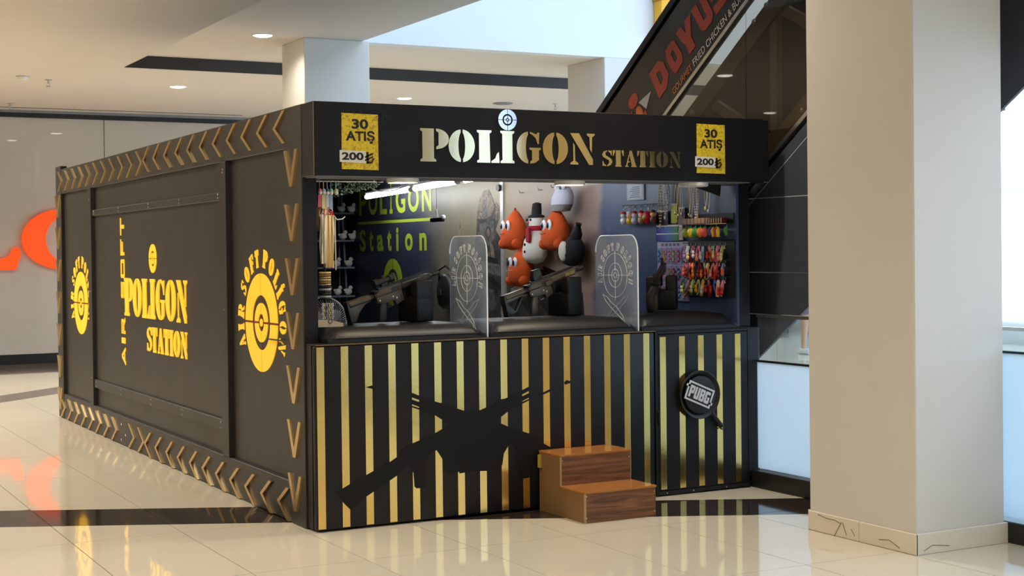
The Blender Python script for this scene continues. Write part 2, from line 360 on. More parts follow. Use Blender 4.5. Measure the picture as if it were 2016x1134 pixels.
def column(name, x0, x1, y0, y1, z1, label, base=True):
    c = empty(name, ((x0 + x1) / 2, (y0 + y1) / 2, 0)); tag(c, label, 'column', kind='structure')
    B(x0, x1, y0, y1, 0, z1).bevel(.006, 1).build('shaft', paint, c)
    if base:
        st = mat('column_base_stone', rgb(228, 219, 200), 0.35, noise=.05, nscale=3)
        crack = mat('crack', rgb(120, 104, 82), .8)
        t = .014
        for k in range(2):
            ym = y0 + (y1 - y0) * (k + 1) / 2; yk = y0 + (y1 - y0) * k / 2
            B(x0 - t, x0 - .001, yk + (.001 if k else -t), ym - .001, 0, .112).bevel(.003, 1).build('skirting_tile', st, c)
        B(x0 - t + .001, x1 + t, y0 - t, y0 - .001, 0, .112).bevel(.003, 1).build('skirting_tile', st, c)
        B(x1 + .001, x1 + t, y0, y1, 0, .112).build('skirting_tile', st, c); B(x0, x1, y1 + .001, y1 + t, 0, .112).build('skirting_tile', st, c)
        # chipped skim and cracks on the skirting
        for pts in ([(1.62, .10), (1.70, .088), (1.76, .09), (1.81, .078)], [(1.82, .085), (1.78, .03), (1.76, .0)], [(1.83, .085), (1.86, .02)], [(1.90, .06), (1.93, .025)], [(2.12, .04), (2.2, .05), (2.28, .02)]):
            MB().tube([(x0 - t - .0005, -a, b) for a, b in pts], .0022, 5).build('crack', crack, c)
        MB().tube([(x0 + .04, y0 - t, .02), (x0 + .1, y0 - t, .045), (x0 + .22, y0 - t, .03)], .002, 5).build('crack', crack, c)
    return c
column('column', 2.497, 3.14, -2.389, -1.532, ZR, 'square white column with a cracked stone skirting, nearest on the right')
column('column', 2.695, 3.475, 7.22, 7.94, ZR, 'square column behind the kiosk, half hidden by its roof', False)
column('column', 6.65, 7.43, 7.30, 8.2, ZR, 'white column at the end of the atrium opening, beside the escalator', False)

# ------------------------------------------------------------------ downlights and ceiling fittings
lamp_on = mat('lamp_on', (1, 1, 1, 1), 0.4, emit=(1.0, 0.93, 0.80, 1), estr=9.0)
DLM = MB().lathe([(.118, 0), (.118, -.006), (.106, -.009), (.104, -.004), (.09, -.003)], n=28).mesh('rim', 40)
DLD = MB().lathe([(.10, -.002), (.10, -.010), (.075, -.018), (.02, -.020)], n=28).mesh('diffuser', 40)
def downlight(x, y, z, label, power=DOWNLIGHT_POWER, col=WARM):
    d = empty('downlight', (x, y, z), label, 'ceiling light', 'mall downlights')
    for nm, me, m in (('rim', DLM, white), ('diffuser', DLD, lamp_on)):
        o = put(nm, me, m); o.location = (x, y, z); o.parent = d; o.location = (0, 0, 0)
    l = area('downlight_lamp', (0, 0, -.03), .19, power, col, spread=140); l.parent = d
    return d
dls = [(2.357, 11.09, ZL, 'round downlight left of the column, on the low rear ceiling'), (2.232, 7.245, ZR, 'round downlight in the raised ceiling, left of the rear column top'),
       (5.733, 11.30, ZL, 'round downlight seen above the kiosk sign, beyond the dark strip')]
for x, y, z, l in dls: downlight(x, y, z, l, DOWNLIGHT_POWER * (.15 if y < 8 else 1.1))
for x in (-1.5, -5.3):
    for y in (11.1, 7.2, 3.4, -.5, -4.4, -8.3):
        downlight(x, y, ZL, 'round downlight on the low ceiling, %s row from the kiosk, %s from the shopfront' % ('first' if x > -3 else 'second', ('first', 'second', 'third', 'fourth', 'fifth', 'sixth')[round((11.1 - y) / 3.9)]), DOWNLIGHT_POWER * (1.28 if y > 5 else (.8 if y > 0 else .54)))
for y, l in ((3.4, 'over the kiosk roof'), (-.5, 'just in front of the kiosk sign'), (-5.6, 'added in front of the column to light the floor')): downlight(2.1, y, ZR, 'round downlight in the raised ceiling, ' + l, DOWNLIGHT_POWER * .45)  # the last lamp is added to brighten the floor at right front
sm = empty('smoke_detector', (.318, 10.74, ZL), 'round white smoke detector on the ceiling at upper left', 'detector')
MB().lathe([(.07, 0), (.07, -.02), (.05, -.045), (.02, -.05)], (.318, 10.74, ZL)).build('housing', white, sm, 40)
MB().lathe([(.085, 0), (.085, -.008), (.07, -.009)], (.318, 10.74, ZL)).build('base_plate', steel, sm, 40)
def sprinkler(x, y, z, label):
    s = empty('sprinkler_head', (x, y, z), label, 'sprinkler', 'ceiling sprinklers')
    MB().lathe([(.045, 0), (.045, -.006), (.014, -.008), (.014, -.05), (.008, -.05)], (x, y, z), n=14).build('nozzle', steel, s, 40)
    MB().lathe([(.032, -.085), (.032, -.09), (.005, -.092)], (x, y, z), n=14).build('deflector', steel, s, 40)
    MB().tube([(x - .014, y, z - .05), (x - .02, y, z - .07), (x, y, z - .086), (x + .02, y, z - .07), (x + .014, y, z - .05)], .004, 6).build('frame', steel, s)
sprinkler(.672, 10.99, ZL, 'ceiling sprinkler head just right of the smoke detector'); sprinkler(.73, 14.1, ZL, 'far ceiling sprinkler head above the grey shopfront')
sprinkler(8.2, 11.2, ZL, 'ceiling sprinkler head beside the white column above the kiosk sign')
s_ = empty('ceiling_vent', (7.40, 11.4, ZL), 'flat round grey ceiling vent above the kiosk sign', 'vent')
MB().lathe([(.15, 0), (.15, -.012), (.12, -.02), (.02, -.022)], (7.40, 11.4, ZL), n=24).build('cover', mat('vent_grey', rgb(130, 130, 130), .5), s_, 40)

# ------------------------------------------------------------------ escalator behind the kiosk, climbing towards the column
TA = math.tan(R(34.5)); CA, SA = math.cos(R(34.5)), math.sin(R(34.5))
EX0, EX1 = 3.45, 4.75
def band(t1, t2, y0=-5.2, y1=4.3, zlo=0.0, zhi=9):
    a1, a2 = 3.576 + t1 / CA, 3.576 + t2 / CA
    p = [(y0, a1 - TA * y0), (y1, a1 - TA * y1), (y1, a2 - TA * y1), (y0, a2 - TA * y0)]
    p = clip(clip(p, (0, 1), zlo, 1), (0, 1), zhi, -1); return p
YZ = ((0, 1, 0), (0, 0, 1))    # ux x uy = +X
esc = empty('escalator', (4.1, 0, 0), 'dark clad escalator with a fast-food banner along its side, rising behind the kiosk', 'escalator')
clad = mat('dark_cladding', rgb(66, 68, 76), 0.4, noise=.08, nscale=2)
bannerm = mat('banner_print', rgb(30, 26, 28), 0.22, noise=.25, nscale=1.2)
seam = mat('seam_white', rgb(190, 195, 205), .4)
rubber = mat('rubber_black', rgb(14, 14, 15), .5)
def yz(name, poly, x, d, m, par=esc): return MB().prism(poly, (x, 0, 0), *YZ, d).build(name, m, par)
ban = yz('banner', band(0.0, .585), EX0, .03, bannerm)
yz('handrail', band(.585, .64), EX0 - .02, .09, rubber)
yz('metal_rail', band(-.035, -.005), EX0 - .015, .05, steel)
yz('metal_rail', band(-1.10, -1.07), EX0 - .01, .05, steel)
yz('truss_backing', band(-1.07, -.035), EX0 + .28, .02, mat('truss_back', rgb(52, 46, 40), .7))
beam = mat('truss_beam', rgb(124, 114, 98), .5, noise=.06, nscale=4)
yz('truss_chord', band(-.24, -.10), EX0 + .08, .06, beam); yz('truss_chord', band(-1.03, -.90), EX0 + .08, .06, beam)
def stpt(s, t): return (1.29 - s * CA + t * SA, 2.69 + s * SA + t * CA)
def bar(s0, t0, s1, t1, w, x, d, m, nm):
    a, b = Vector(stpt(s0, t0)), Vector(stpt(s1, t1)); n = (b - a).normalized(); q = Vector((-n.y, n.x)) * w / 2
    return yz(nm, [tuple(a + q), tuple(b + q), tuple(b - q), tuple(a - q)], x, d, m)
for k in range(-2, 5):
    s0 = .80 + 1.02 * k
    if s0 + .5 < 4.6: bar(s0, -.95, s0 + .55, -.16, .075, EX0 + .10, .05, beam, 'truss_brace'); bar(s0 + .56, -.16, s0 + 1.0, -.95, .075, EX0 + .12, .05, beam, 'truss_brace')
for s0, t0 in ((1.335, -.13), (1.165, -.13), (1.37, -.98), (1.20, -.98), (.2, -.17), (2.2, -.17)):
    y_, z_ = stpt(s0, t0); MB().lathe([(.022, 0), (.022, -.02), (.012, -.03)], (EX0 + .08, y_, z_), 'x', 12).build('bolt', steel, esc, 40)
tint = glassy('tinted_glass', (0.62, .58, .52, 1), haze=.0, hazecol=(.3, .28, .25, 1), fres=1.5)
for k in range(-1, 4):
    y1_ = 1.29 + .02 - (1.35 * k - .1) * CA; y0_ = y1_ - 1.35 * CA
    p = band(-1.068, -.036, y0_ + .003, min(y1_ - .003, 4.2))
    yz('glass_pane', p, EX0 + .004, .008, tint)
yz('cladding_gap', band(-1.13, -1.10), EX0 + .02, .1, rubber)
for lo, hi in ((0, 1.157), (1.163, 1.452), (1.458, 1.975), (1.981, 9)):
    for t1, t2 in ((-2.155, -1.214), (-1.208, -1.13)):
        p = band(t1, t2, zlo=lo, zhi=hi)
        if len(p) > 2: yz('cladding_panel', p, EX0, .02, clad)
yz('cladding_seam', band(-1.214, -1.208), EX0 + .001, .02, seam)
B(EX0 + .001, EX0 + .02, -1.2, .18, 1.9752, 1.9808).build('cladding_seam', seam, esc)
yz('core', band(-1.16, -.3), EX0 + .30, EX1 - EX0 - .32, mat('core_dark', rgb(36, 36, 40), .6))
yz('far_cladding', band(-1.2, .585), EX1, .02, clad)
# banner lettering and emblem
bx = ((0, -CA, SA), (0, SA, CA)); bo = (EX0 - .001, 1.29, 2.69)
redp = mat('banner_red', rgb(196, 62, 46), .3); orp = mat('banner_orange', rgb(226, 120, 50), .3); whp = mat('banner_white', rgb(214, 208, 210), .3)
def ital(p, w, x0, h0, h1, sl=-.03): return [(x0 + x * w + sl * y, h0 + y * (h1 - h0)) for x, y in p]
DG = {'D': [[(0, 0), (.62, .02), (1, .3), (1, .8), (.75, 1), (0, 1)], [(.36, .3), (.36, .74), (.6, .72), (.66, .6), (.62, .36)]],
      'O': [[(.2, 0), (.85, .06), (1, .3), (.9, .92), (.7, 1), (.15, .96), (0, .7), (.06, .2)], [(.42, .3), (.38, .68), (.58, .74), (.64, .66), (.66, .34)]],
      'Y': [[(.2, 0), (.62, 0), (.6, .36), (1, .98), (.62, 1), (.44, .66), (.36, 1), (0, 1), (.14, .5), (.22, .36)]],
      'U': [[(.1, .12), (.3, 0), (.8, 0), (1, .16), (1, 1), (.64, 1), (.64, .3), (.42, .3), (.42, 1), (.02, 1)]],
      'S': [[(0, .0), (.8, 0), (1, .2), (.95, .55), (.42, .64), (.42, .74), (1, .74), (1, 1), (.2, 1), (0, .85), (.04, .48), (.6, .38), (.6, .28), (0, .28)]]}
for ch, x0, x1, t0, t1 in (('D', .0, .205, .135, .385), ('O', .245, .43, .145, .39), ('Y', .455, .685, .145, .395), ('U', .70, .90, .155, .40), ('S', .925, 1.11, .155, .40)):
    gp = [[(x0 + x * (x1 - x0), t0 + y * (t1 - t0)) for x, y in p] for p in DG[ch]]
    if len(gp) > 1:   # cut the counter with a slit
        o_, i_ = gp; o_ = o_ + [o_[0]]; i_ = i_[::1] + [i_[0]]
        if sum(i_[k - 1][0] * i_[k][1] - i_[k][0] * i_[k - 1][1] for k in range(len(i_))) > 0: i_ = i_[::-1]
        gp = [o_ + i_]
    flat('banner_letter', gp, bo, bx, .003, redp, ban)
text('banner_words', 'GOURMET', orp, ban, bo, *bx, .17, .475, .03, .082, .012, .003, .15)
text('banner_words', 'FRIED CHICKEN & BURGER', whp, ban, bo, *bx, .495, 1.36, .03, .085, .012, .003, .15)
flat('banner_emblem', [arc(-.30, .36, .075, .055, 0, 345, 20)], bo, bx, .003, redp, ban)
flat('banner_emblem', [[(-.245, .30), (-.06, .26), (-.19, .19)]], bo, bx, .003, whp, ban)
flat('banner_emblem', [arc(-.285, .225, .045, .06, 0, 345, 16)], bo, bx, .003, orp, ban)
for k in range(4): flat('banner_emblem', [[(-.50 + .03 * k, .16), (-.482 + .03 * k, .16), (-.452 + .03 * k, .34 - .01 * k), (-.47 + .03 * k, .34 - .01 * k)]], bo, bx, .003, redp, ban)
flat('banner_emblem', [[(-.24, .19), (-.2, .19), (-.22, .1), (-.27, .08)]], bo, bx, .003, redp, ban)
# yellow post high in the atrium behind the escalator
yp = empty('yellow_post', (7.46, 7.2, 4.4), 'yellow upright sign post high in the atrium behind the escalator banner', 'post')
B(7.38, 7.53, 7.12, 7.29, 4.25, 6.4).bevel(.008, 1).build('post_shaft', mat('yellow_paint', rgb(240, 176, 26), .4), yp)
B(7.36, 7.40, 7.10, 7.29, 4.75, 4.83).build('bracket', mat('yellow_dark', rgb(180, 120, 20), .4), yp)

# ------------------------------------------------------------------ glass railing between kiosk and column
rail = empty('glass_railing', (3.2, -1, 0), 'low glass railing with white film on a black kerb, between kiosk and column', 'railing')
B(3.15, 3.30, -7.5, -.135, 0, .115).bevel(.006, 1).build('kerb', mat('kerb_black', rgb(24, 23, 23), .35), rail)
clear = glassy('clear_glass', (0.93, .97, .98, 1), haze=.03, hazecol=(.7, .85, .95, 1))
film = bpy.data.materials.new('white_film'); film.use_nodes = True; nt = film.node_tree; nt.nodes.remove(nt.nodes['Principled BSDF'])
d_ = nt.nodes.new('ShaderNodeBsdfDiffuse'); d_.inputs[0].default_value = (.86, .92, .97, 1); t_ = nt.nodes.new('ShaderNodeBsdfTranslucent'); t_.inputs[0].default_value = (.88, .95, 1.0, 1)
mx_ = nt.nodes.new('ShaderNodeMixShader'); mx_.inputs[0].default_value = .6; nt.links.new(d_.outputs[0], mx_.inputs[1]); nt.links.new(t_.outputs[0], mx_.inputs[2]); nt.links.new(mx_.outputs[0], nt.nodes['Material Output'].inputs[0])
for y0, y1 in ((-1.30, -.136), (-2.55, -1.31), (-3.8, -2.56), (-5.1, -3.81), (-6.35, -5.11), (-7.5, -6.36)):
    B(3.215, 3.227, y0, y1, .115, 1.16).build('glass_pane', clear, rail)
    B(3.209, 3.213, y0, y1, .125, .85 if y0 > -2 else 1.03).build('white_film', film, rail)
    B(3.205, 3.235, y0, y1, .85 if y0 > -2 else 1.03, .862 if y0 > -2 else 1.042).build('film_edge', rubber, rail)
    B(3.203, 3.240, y0, y1, 1.155, 1.175).build('top_rail', steel, rail)

# ------------------------------------------------------------------ the kiosk
kio = empty('kiosk', (1.6, 3.5, 0), 'black shooting gallery kiosk with gold stripes, chevrons and stencil lettering', 'kiosk')
L_, WX = 7.18, 3.28
def kp(name, m, *b, bev=.004):
    mb = B(*b)
    if bev: mb.bevel(bev, 1)
    return mb.build(name, m, kio)
# long side (faces -X)
rt = kp('top_rail', black, -.0, .06, .30, L_ - .245, 2.255, 2.50)
rb = kp('bottom_rail', black, -.0, .06, .27, L_ - .245, 0.004, .25)
fs = kp('front_strip', black, -.004, .06, .003, .30, 0.004, 2.50)
bs = kp('rear_strip', black, -.004, .06, L_ - .245, L_, 0.004, 2.535)
kp('side_post', black, -.006, .06, 1.475, 1.62, .25, 2.255); kp('side_post', black, -.006, .06, 5.585, 5.72, .25, 2.255)
pn = kp('side_panel', black, .030, .06, .30, 1.475, .25, 2.255, bev=0); pf = kp('side_panel', black, .030, .06, 5.72, L_ - .245, .25, 2.255, bev=0)
kp('side_panel', black, .034, .06, 1.62, 5.585, 2.05, 2.255, bev=0); kp('side_panel', black, .034, .06, 1.62, 5.585, .25, .415, bev=0)
sh = kp('shutter', black, .026, .06, 1.62, 5.585, .49, 2.0, bev=0)
kp('shutter_rail', black, .004, .06, 1.62, 5.585, 1.995, 2.05); kp('shutter_rail', black, .004, .06, 1.62, 5.585, .415, .492)
BOLT = MB().lathe([(.006, 0), (.006, -.003), (.003, -.005)], axis='x', n=8).mesh('bolt')
def bolt(y, z, x=.004):
    o = put('bolt', BOLT, steel); o.location = (x, y, z); setpar(o, kio)
for y in (1.68, 2.65, 3.55, 4.55, 5.5):
    for z in (2.012, 2.036, .432, .472): bolt(y, z)
for y, z in ((1.53, 2.2), (1.54, 2.18), (1.54, 1.25), (5.65, 2.15), (5.65, 1.3), (5.65, .5)): bolt(y, z, -.006)
for y, z in ((4.814, .166), (4.711, .109), (4.546, .177), (4.402, .097), (4.555, .042), (4.863, .039), (4.79, .14), (4.77, .07)):   # glue dots of the lost chevron
    o = MB().ball((-.001, y, z), .002, .012, .012, 8, 5).build('glue_dot', tagw, rb)
# raised chevrons: tip at +x of the side plane axes (towards the viewer's right)
def chev(w=.225, h=.20, t=.052): return [(0, h / 2), (t, h / 2), (w, 0), (t, -h / 2), (0, -h / 2), (w - t, 0)]
def chmesh(name, flip, vert=False):
    p = chev(.222, .20, .05)
    if vert: p = [(-.118, .22), (-.075, .22), (0, .055), (.075, .22), (.118, .22), (.022, 0), (-.022, 0)]
    if flip: p = [(-x, y) for x, y in p][::-1]
    return MB().prism(p, (0, 0, 0), *XS, .014).mesh(name)
CR, CLf, CV = chmesh('chevron', False), chmesh('chevron', True), chmesh('chevron', False, True)
def addchev(me, y, z, par, x=-.0):
    o = put('chevron', me, goldchev); o.location = (x, y, z); setpar(o, par)
for k in range(11): addchev(CLf, .26 + .3175 * k, 2.388, rt if k else rt)
for k in range(11): addchev(CR, 3.89 + .3165 * k, 2.378, rt)
for k in range(11): addchev(CLf, .27 + .3235 * k, .106, rb)
for k in range(11):
    if k != 2: addchev(CR, 3.95 + .311 * k, .112, rb)
for k in range(7): addchev(CV, .158, 2.022 - .323 * k, fs, -.004)
for k in range(7): addchev(CV, L_ - .12, 2.022 - .323 * k, bs, -.004)
# lettering and emblems on the side
def emblem(par, yc, zc, Rd, x, rt_=None, a=(208, -28)):
    e = flat('emblem', ringquads(Rd, (0, 0), .022), (x, yc, zc), XS, .006, amber, par)
    flat('emblem_cross', [[(-Rd, -.004), (Rd, -.004), (Rd, .004), (-Rd, .004)], [(-.004, -Rd), (.004, -Rd), (.004, Rd), (-.004, Rd)]], (x, yc, zc), XS, .002, redline, e)
    if rt_:
        for pl in ringtext((0, 0), *rt_, *a): flat('letter', pl, (x, yc, zc), XS, .006, amber, e)
    return e
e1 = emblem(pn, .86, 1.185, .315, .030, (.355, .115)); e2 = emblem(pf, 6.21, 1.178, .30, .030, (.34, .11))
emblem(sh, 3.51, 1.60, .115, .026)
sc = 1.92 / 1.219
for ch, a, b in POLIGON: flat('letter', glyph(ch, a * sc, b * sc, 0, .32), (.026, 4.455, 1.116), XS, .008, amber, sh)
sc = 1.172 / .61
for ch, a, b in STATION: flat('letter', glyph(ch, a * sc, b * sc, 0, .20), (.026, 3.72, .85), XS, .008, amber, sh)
# upright block lettering reading upwards
SQ = {'A': [[(0, 0), (.2, 0), (.55, .75), (.75, .32), (.42, .32), (.36, .2), (.8, .2), (.9, 0), (1.1, 0), (.65, 1), (.45, 1)]], 'I': [[(0, 0), (.2, 0), (.2, 1), (0, 1)]],
      'R': [[(0, 0), (.2, 0), (.2, .35), (.5, .35), (.75, 0), (1, 0), (.72, .38), (.9, .5), (.9, .9), (.8, 1), (0, 1), (0, .82), (.7, .82), (.7, .53), (0, .53)]],
      'S': [[(0, 0), (.8, 0), (.9, .1), (.9, .5), (.8, .6), (.2, .6), (.2, .82), (.9, .82), (.9, 1), (.1, 1), (0, .9), (0, .52), (.1, .42), (.7, .42), (.7, .18), (0, .18)]],
      'O': [[(0, .1), (.1, 0), (.9, 0), (1, .1), (1, .9), (.9, 1), (.1, 1), (0, .9), (0, .1), (.2, .2), (.2, .8), (.8, .8), (.8, .2), (.2, .2)]],
      'F': [[(0, 0), (.2, 0), (.2, .4), (.8, .4), (.8, .58), (.2, .58), (.2, .82), (.95, .82), (.95, 1), (0, 1)]], 'T': [[(.38, 0), (.6, 0), (.6, .82), (1, .82), (1, 1), (0, 1), (0, .82), (.38, .82)]]}
zz = .69
for ch, w in (('A', .15), ('I', .05), ('R', .14), (' ', .1), ('S', .14), ('O', .16), ('F', .14), ('T', .15)):
    if ch != ' ':
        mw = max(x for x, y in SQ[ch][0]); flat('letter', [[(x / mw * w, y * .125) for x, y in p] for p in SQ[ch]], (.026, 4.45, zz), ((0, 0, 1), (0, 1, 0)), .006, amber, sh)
    zz += w + .033
# the other walls, roof and inner lining
def wallmat():
    m = mat('gallery_wall_print', rgb(44, 52, 72), .45); nt = m.node_tree; N = nt.nodes; b = N['Principled BSDF']
    tc = N.new('ShaderNodeTexCoord'); sx = N.new('ShaderNodeSeparateXYZ'); nt.links.new(tc.outputs['Object'], sx.inputs[0])
    nz = N.new('ShaderNodeTexNoise'); nz.inputs['Scale'].default_value = 3.2; nz.inputs['Detail'].default_value = 7; nt.links.new(tc.outputs['Object'], nz.inputs['Vector'])
    ad = N.new('ShaderNodeMath'); ad.operation = 'MULTIPLY_ADD'; ad.inputs[1].default_value = .7; nt.links.new(nz.outputs[0], ad.inputs[0]); nt.links.new(sx.outputs[1], ad.inputs[2])
    cr = N.new('ShaderNodeValToRGB'); nt.links.new(ad.outputs[0], cr.inputs[0])
    mrr = N.new('ShaderNodeMapRange'); mrr.inputs[1].default_value = 0; mrr.inputs[2].default_value = 7.5; nt.links.new(ad.outputs[0], mrr.inputs[0]); nt.links.new(mrr.outputs[0], cr.inputs[0])
    el = cr.color_ramp.elements; el[0].position = 0; el[0].color = rgb(58, 74, 112); el[1].position = 1; el[1].color = rgb(40, 46, 62)
    for p, c in ((.262, rgb(58, 74, 112)), (.285, rgb(148, 124, 116)), (.46, rgb(150, 132, 112)), (.55, rgb(138, 128, 100)), (.66, rgb(98, 94, 82)), (.72, rgb(44, 48, 66))):
        e = el.new(p); e.color = c
    nt.links.new(cr.outputs[0], b.inputs['Base Color']); return m
gw = wallmat()
rw = B(3.10, 3.12, -.06, 7.05, 0.01, 2.44).build('inner_wall', gw, kio)
kp('outer_wall', black, 3.12, 3.165, -.02, L_, .004, 2.46, bev=0)
inner = mat('inner_lining', rgb(36, 36, 42), .6)
kp('inner_wall', inner, .062, .075, .1, 7.05, .01, 2.44, bev=0); kp('inner_wall', mat('rear_lining', rgb(12, 12, 15), .6), .075, 3.10, 7.05, 7.07, .01, 2.44, bev=0)
kp('outer_wall', black, .062, 3.12, 7.10, L_ - .002, .004, 2.46, bev=0)
kp('roof', black, .062, 3.16, .12, L_ - .01, 2.461, 2.485, bev=0); kp('inner_ceiling', mat('inner_ceiling', rgb(150, 150, 150), .7), .08, 3.09, .12, 7.04, 2.44, 2.46, bev=0)
# fascia
fa = kp('fascia', blackfront, .0, 3.235, -.195, .003, 2.072, 2.50, bev=.003)
kp('fascia_end_cap', blackfront, 3.236, WX, -.193, .003, 2.072, 2.492, bev=.003)
kp('fascia_edge', mat('edge_line', rgb(120, 110, 92), .4), -.001, .0005, -.197, -.190, 2.073, 2.50, bev=0)
kp('fascia_edge', MATS['edge_line'], -.0015, .0, -.195, .001, 2.071, 2.0735, bev=0)
kp('fascia_edge', MATS['edge_line'], 3.236, WX, -.1955, -.193, 2.071, 2.075, bev=0)
kp('soffit', mat('soffit_grey', rgb(120, 122, 128), .6), .02, 3.12, -.19, .12, 2.066, 2.072, bev=0)
for ch, a, b in POLIGON: flat('letter', glyph(ch, .669 + a, .669 + b, 2.165, 2.363), (0, -.195, 0), XF, .006, goldletter, fa)
for ch, a, b in STATION: flat('letter', glyph(ch, 1.939 + a, 1.939 + b, 2.157, 2.262), (0, -.195, 0), XF, .006, goldletter, fa)
flat('emblem', ringquads(.064, (1.261, 2.431), .03), (0, -.195, 0), XF, .007, mat('silver_letter', (.86, .84, .84, 1), .16, 1.0), fa)
flat('emblem_ground', [arc(1.261, 2.431, .034, .034, 0, 350, 24)], (0, -.195, 0), XF, .003, rubber, fa)
# front: posts, counter, striped panel and door
kp('front_post', blackfront, .0, .088, .0, .07, 1.09, 2.072); kp('front_post', blackfront, 3.135, 3.235, -.03, .04, 1.09, 2.072)
kp('front_post', blackfront, 3.13, 3.235, -.13, .0, .004, 1.088)
lp = B(.006, 2.362, -.148, -.095, .012, 1.085).bevel(.012, 3).build('striped_panel', blackfront, kio, 40)
B(.006, .04, -.09, -.001, .012, 1.085).build('panel_return', blackfront, kio)
kp('counter_top', blackfront, .006, 3.13, -.14, .68, 1.0855, 1.093, bev=.002)
kp('counter_edge', mat('edge_brass', rgb(118, 92, 58), .35, metal=.6), .01, 2.37, -.1495, -.1405, 1.0855, 1.0925, bev=0)
kp('counter_support', inner, .09, 3.08, .60, .66, .01, 1.085, bev=0)
dr = B(2.392, 3.118, -.145, -.11, .035, 1.066).bevel(.003, 1).build('door', blackfront, kio)
for b_ in ((2.366, 2.388, -.15, -.10, .004, 1.085), (2.388, 3.13, -.15, -.10, 1.068, 1.085), (2.388, 3.128, -.150, -.10, .008, .033)): kp('door_frame', blackfront, *b_, bev=.002)
for x_ in (2.45, 2.66, 2.93): MB().lathe([(.005, 0), (.005, -.003), (.003, -.004)], (x_, -.15, .02), 'y', 8).build('screw', steel, kio)
def stripe(x0, z0, z1, par, y=-.148): return B(x0, x0 + .0465, y - .0018, y + .0005, z0, z1).build('gold_stripe', gold, par)
for k in range(16): stripe(.016 + .1505 * k, .02, 1.078, lp)
for k in range(5): stripe(2.405 + .1522 * k, .045, 1.049, dr, -.145)
MB().tube([(2.392, -.147, .47), (2.388, -.158, .49), (2.388, -.158, .55), (2.392, -.147, .57)], .006, 8).build('door_pull', rubber, kio, 50)
# crossed rifle stickers
RA = [(.126, .228), (.214, .27), (.322, .316), (.474, .382), (.535, .417), (.548, .45), (.585, .469), (.666, .495), (.778, .535), (.854, .57), (.93, .605), (.95, .64), (1.0, .65), (1.073, .65), (1.165, .682), (1.2, .708), (1.25, .712), (1.324, .738), (1.43, .782), (1.436, .757), (1.36, .727), (1.362, .716), (1.432, .742), (1.437, .716), (1.37, .69), (1.372, .684), (1.438, .707), (1.438, .698), (1.283, .640), (1.22, .60), (1.124, .556), (1.06, .515), (1.02, .49), (1.12, .44), (1.122, .274), (.927, .284), (.851, .279), (.826, .304), (.814, .373), (.777, .427), (.735, .41), (.705, .36), (.700, .22), (.690, .205), (.640, .208), (.628, .22), (.622, .303), (.577, .357), (.515, .295), (.32, .189), (.218, .115), (.172, .163)]
stick = mat('sticker_black', rgb(11, 11, 12), .55, spec=.3)
flat('rifle_sticker', [RA], (0, -.148, 0), XF, .0026, stick, lp)
flat('rifle_sticker', [[(2.05 - x, y) for x, y in RA][::-1]], (0, -.148, 0), XF, .0034, stick, lp)
flat('rifle_sticker', [[(1.49, .722), (1.575, .756), (1.575, .74), (1.495, .712)]], (0, -.148, 0), XF, .0026, stick, lp)
flat('rifle_sticker', [[(.318, .832), (.372, .842), (.372, .815), (.355, .822)]], (0, -.148, 0), XF, .0026, stick, lp)
flat('rifle_sticker', [[(1.672, .79), (1.69, .804), (1.72, .795), (1.72, .785), (1.68, .775)]], (0, -.148, 0), XF, .0026, stick, lp)
# round ceiling lamps over the counter
def cablight(x, y, on, label):
    d = empty('counter_light', (x, y, 2.066), label, 'ceiling light', 'round lights over the counter')
    MB().lathe([(.098, 0), (.098, -.022), (.088, -.026), (.088, -.016)], (x, y, 2.066), n=28).build('rim', white, d, 40)
    MB().lathe([(.086, -.012), (.086, -.022), (.04, -.025)], (x, y, 2.066), n=28).build('diffuser', mat('warm_lamp', (1, 1, 1, 1), .4, emit=(1.0, .72, .34, 1), estr=14) if on else tagw, d, 40)
    if on: l = area('counter_lamp', (0, 0, -.032), .15, 2.2, (1, .78, .5)); l.parent = d
cablight(.60, -.095, True, 'lit round lamp above the counter, left of the sign centre'); cablight(1.765, -.09, True, 'lit round lamp above the counter, right of the sign centre'); cablight(2.72, -.10, False, 'unlit round lamp above the counter near the trinkets')
# fluorescent tubes along the gallery
tubem = mat('tube_on', (1, 1, 1, 1), .4, emit=(.93, .97, 1.0, 1), estr=30)
for a, b, l in (((2.81, 5.77, 2.2), (2.535, 4.05, 2.2), 'farthest lit fluorescent tube in the gallery'), ((2.505, 3.92, 2.2), (2.285, 2.58, 2.2), 'middle lit fluorescent tube in the gallery'), ((2.262, 2.42, 2.2), (2.06, 1.2, 2.2), 'nearest lit fluorescent tube, partly behind the sign')):
    a, b = Vector(a), Vector(b); n = (b - a).normalized(); t = empty('fluorescent_tube', a, l, 'tube light', 'gallery tubes')
    MB().tube([a + n * .03, b - n * .03], .022, 12).build('tube', tubem, t, 50)
    for q in (a, b - n * .03): MB().tube([q, q + n * .03], .024, 12).build('end_cap', white, t, 50)
    MB().tube([a + Vector((0, 0, .035)), b + Vector((0, 0, .035))], .014, 8).build('batten', white, t, 50)
    for f_ in (.2, .8): q = a.lerp(b, f_) + Vector((0, 0, .045)); MB().tube([q, (q.x, q.y, 2.44)], .004, 6).build('hanger_wire', white, t)
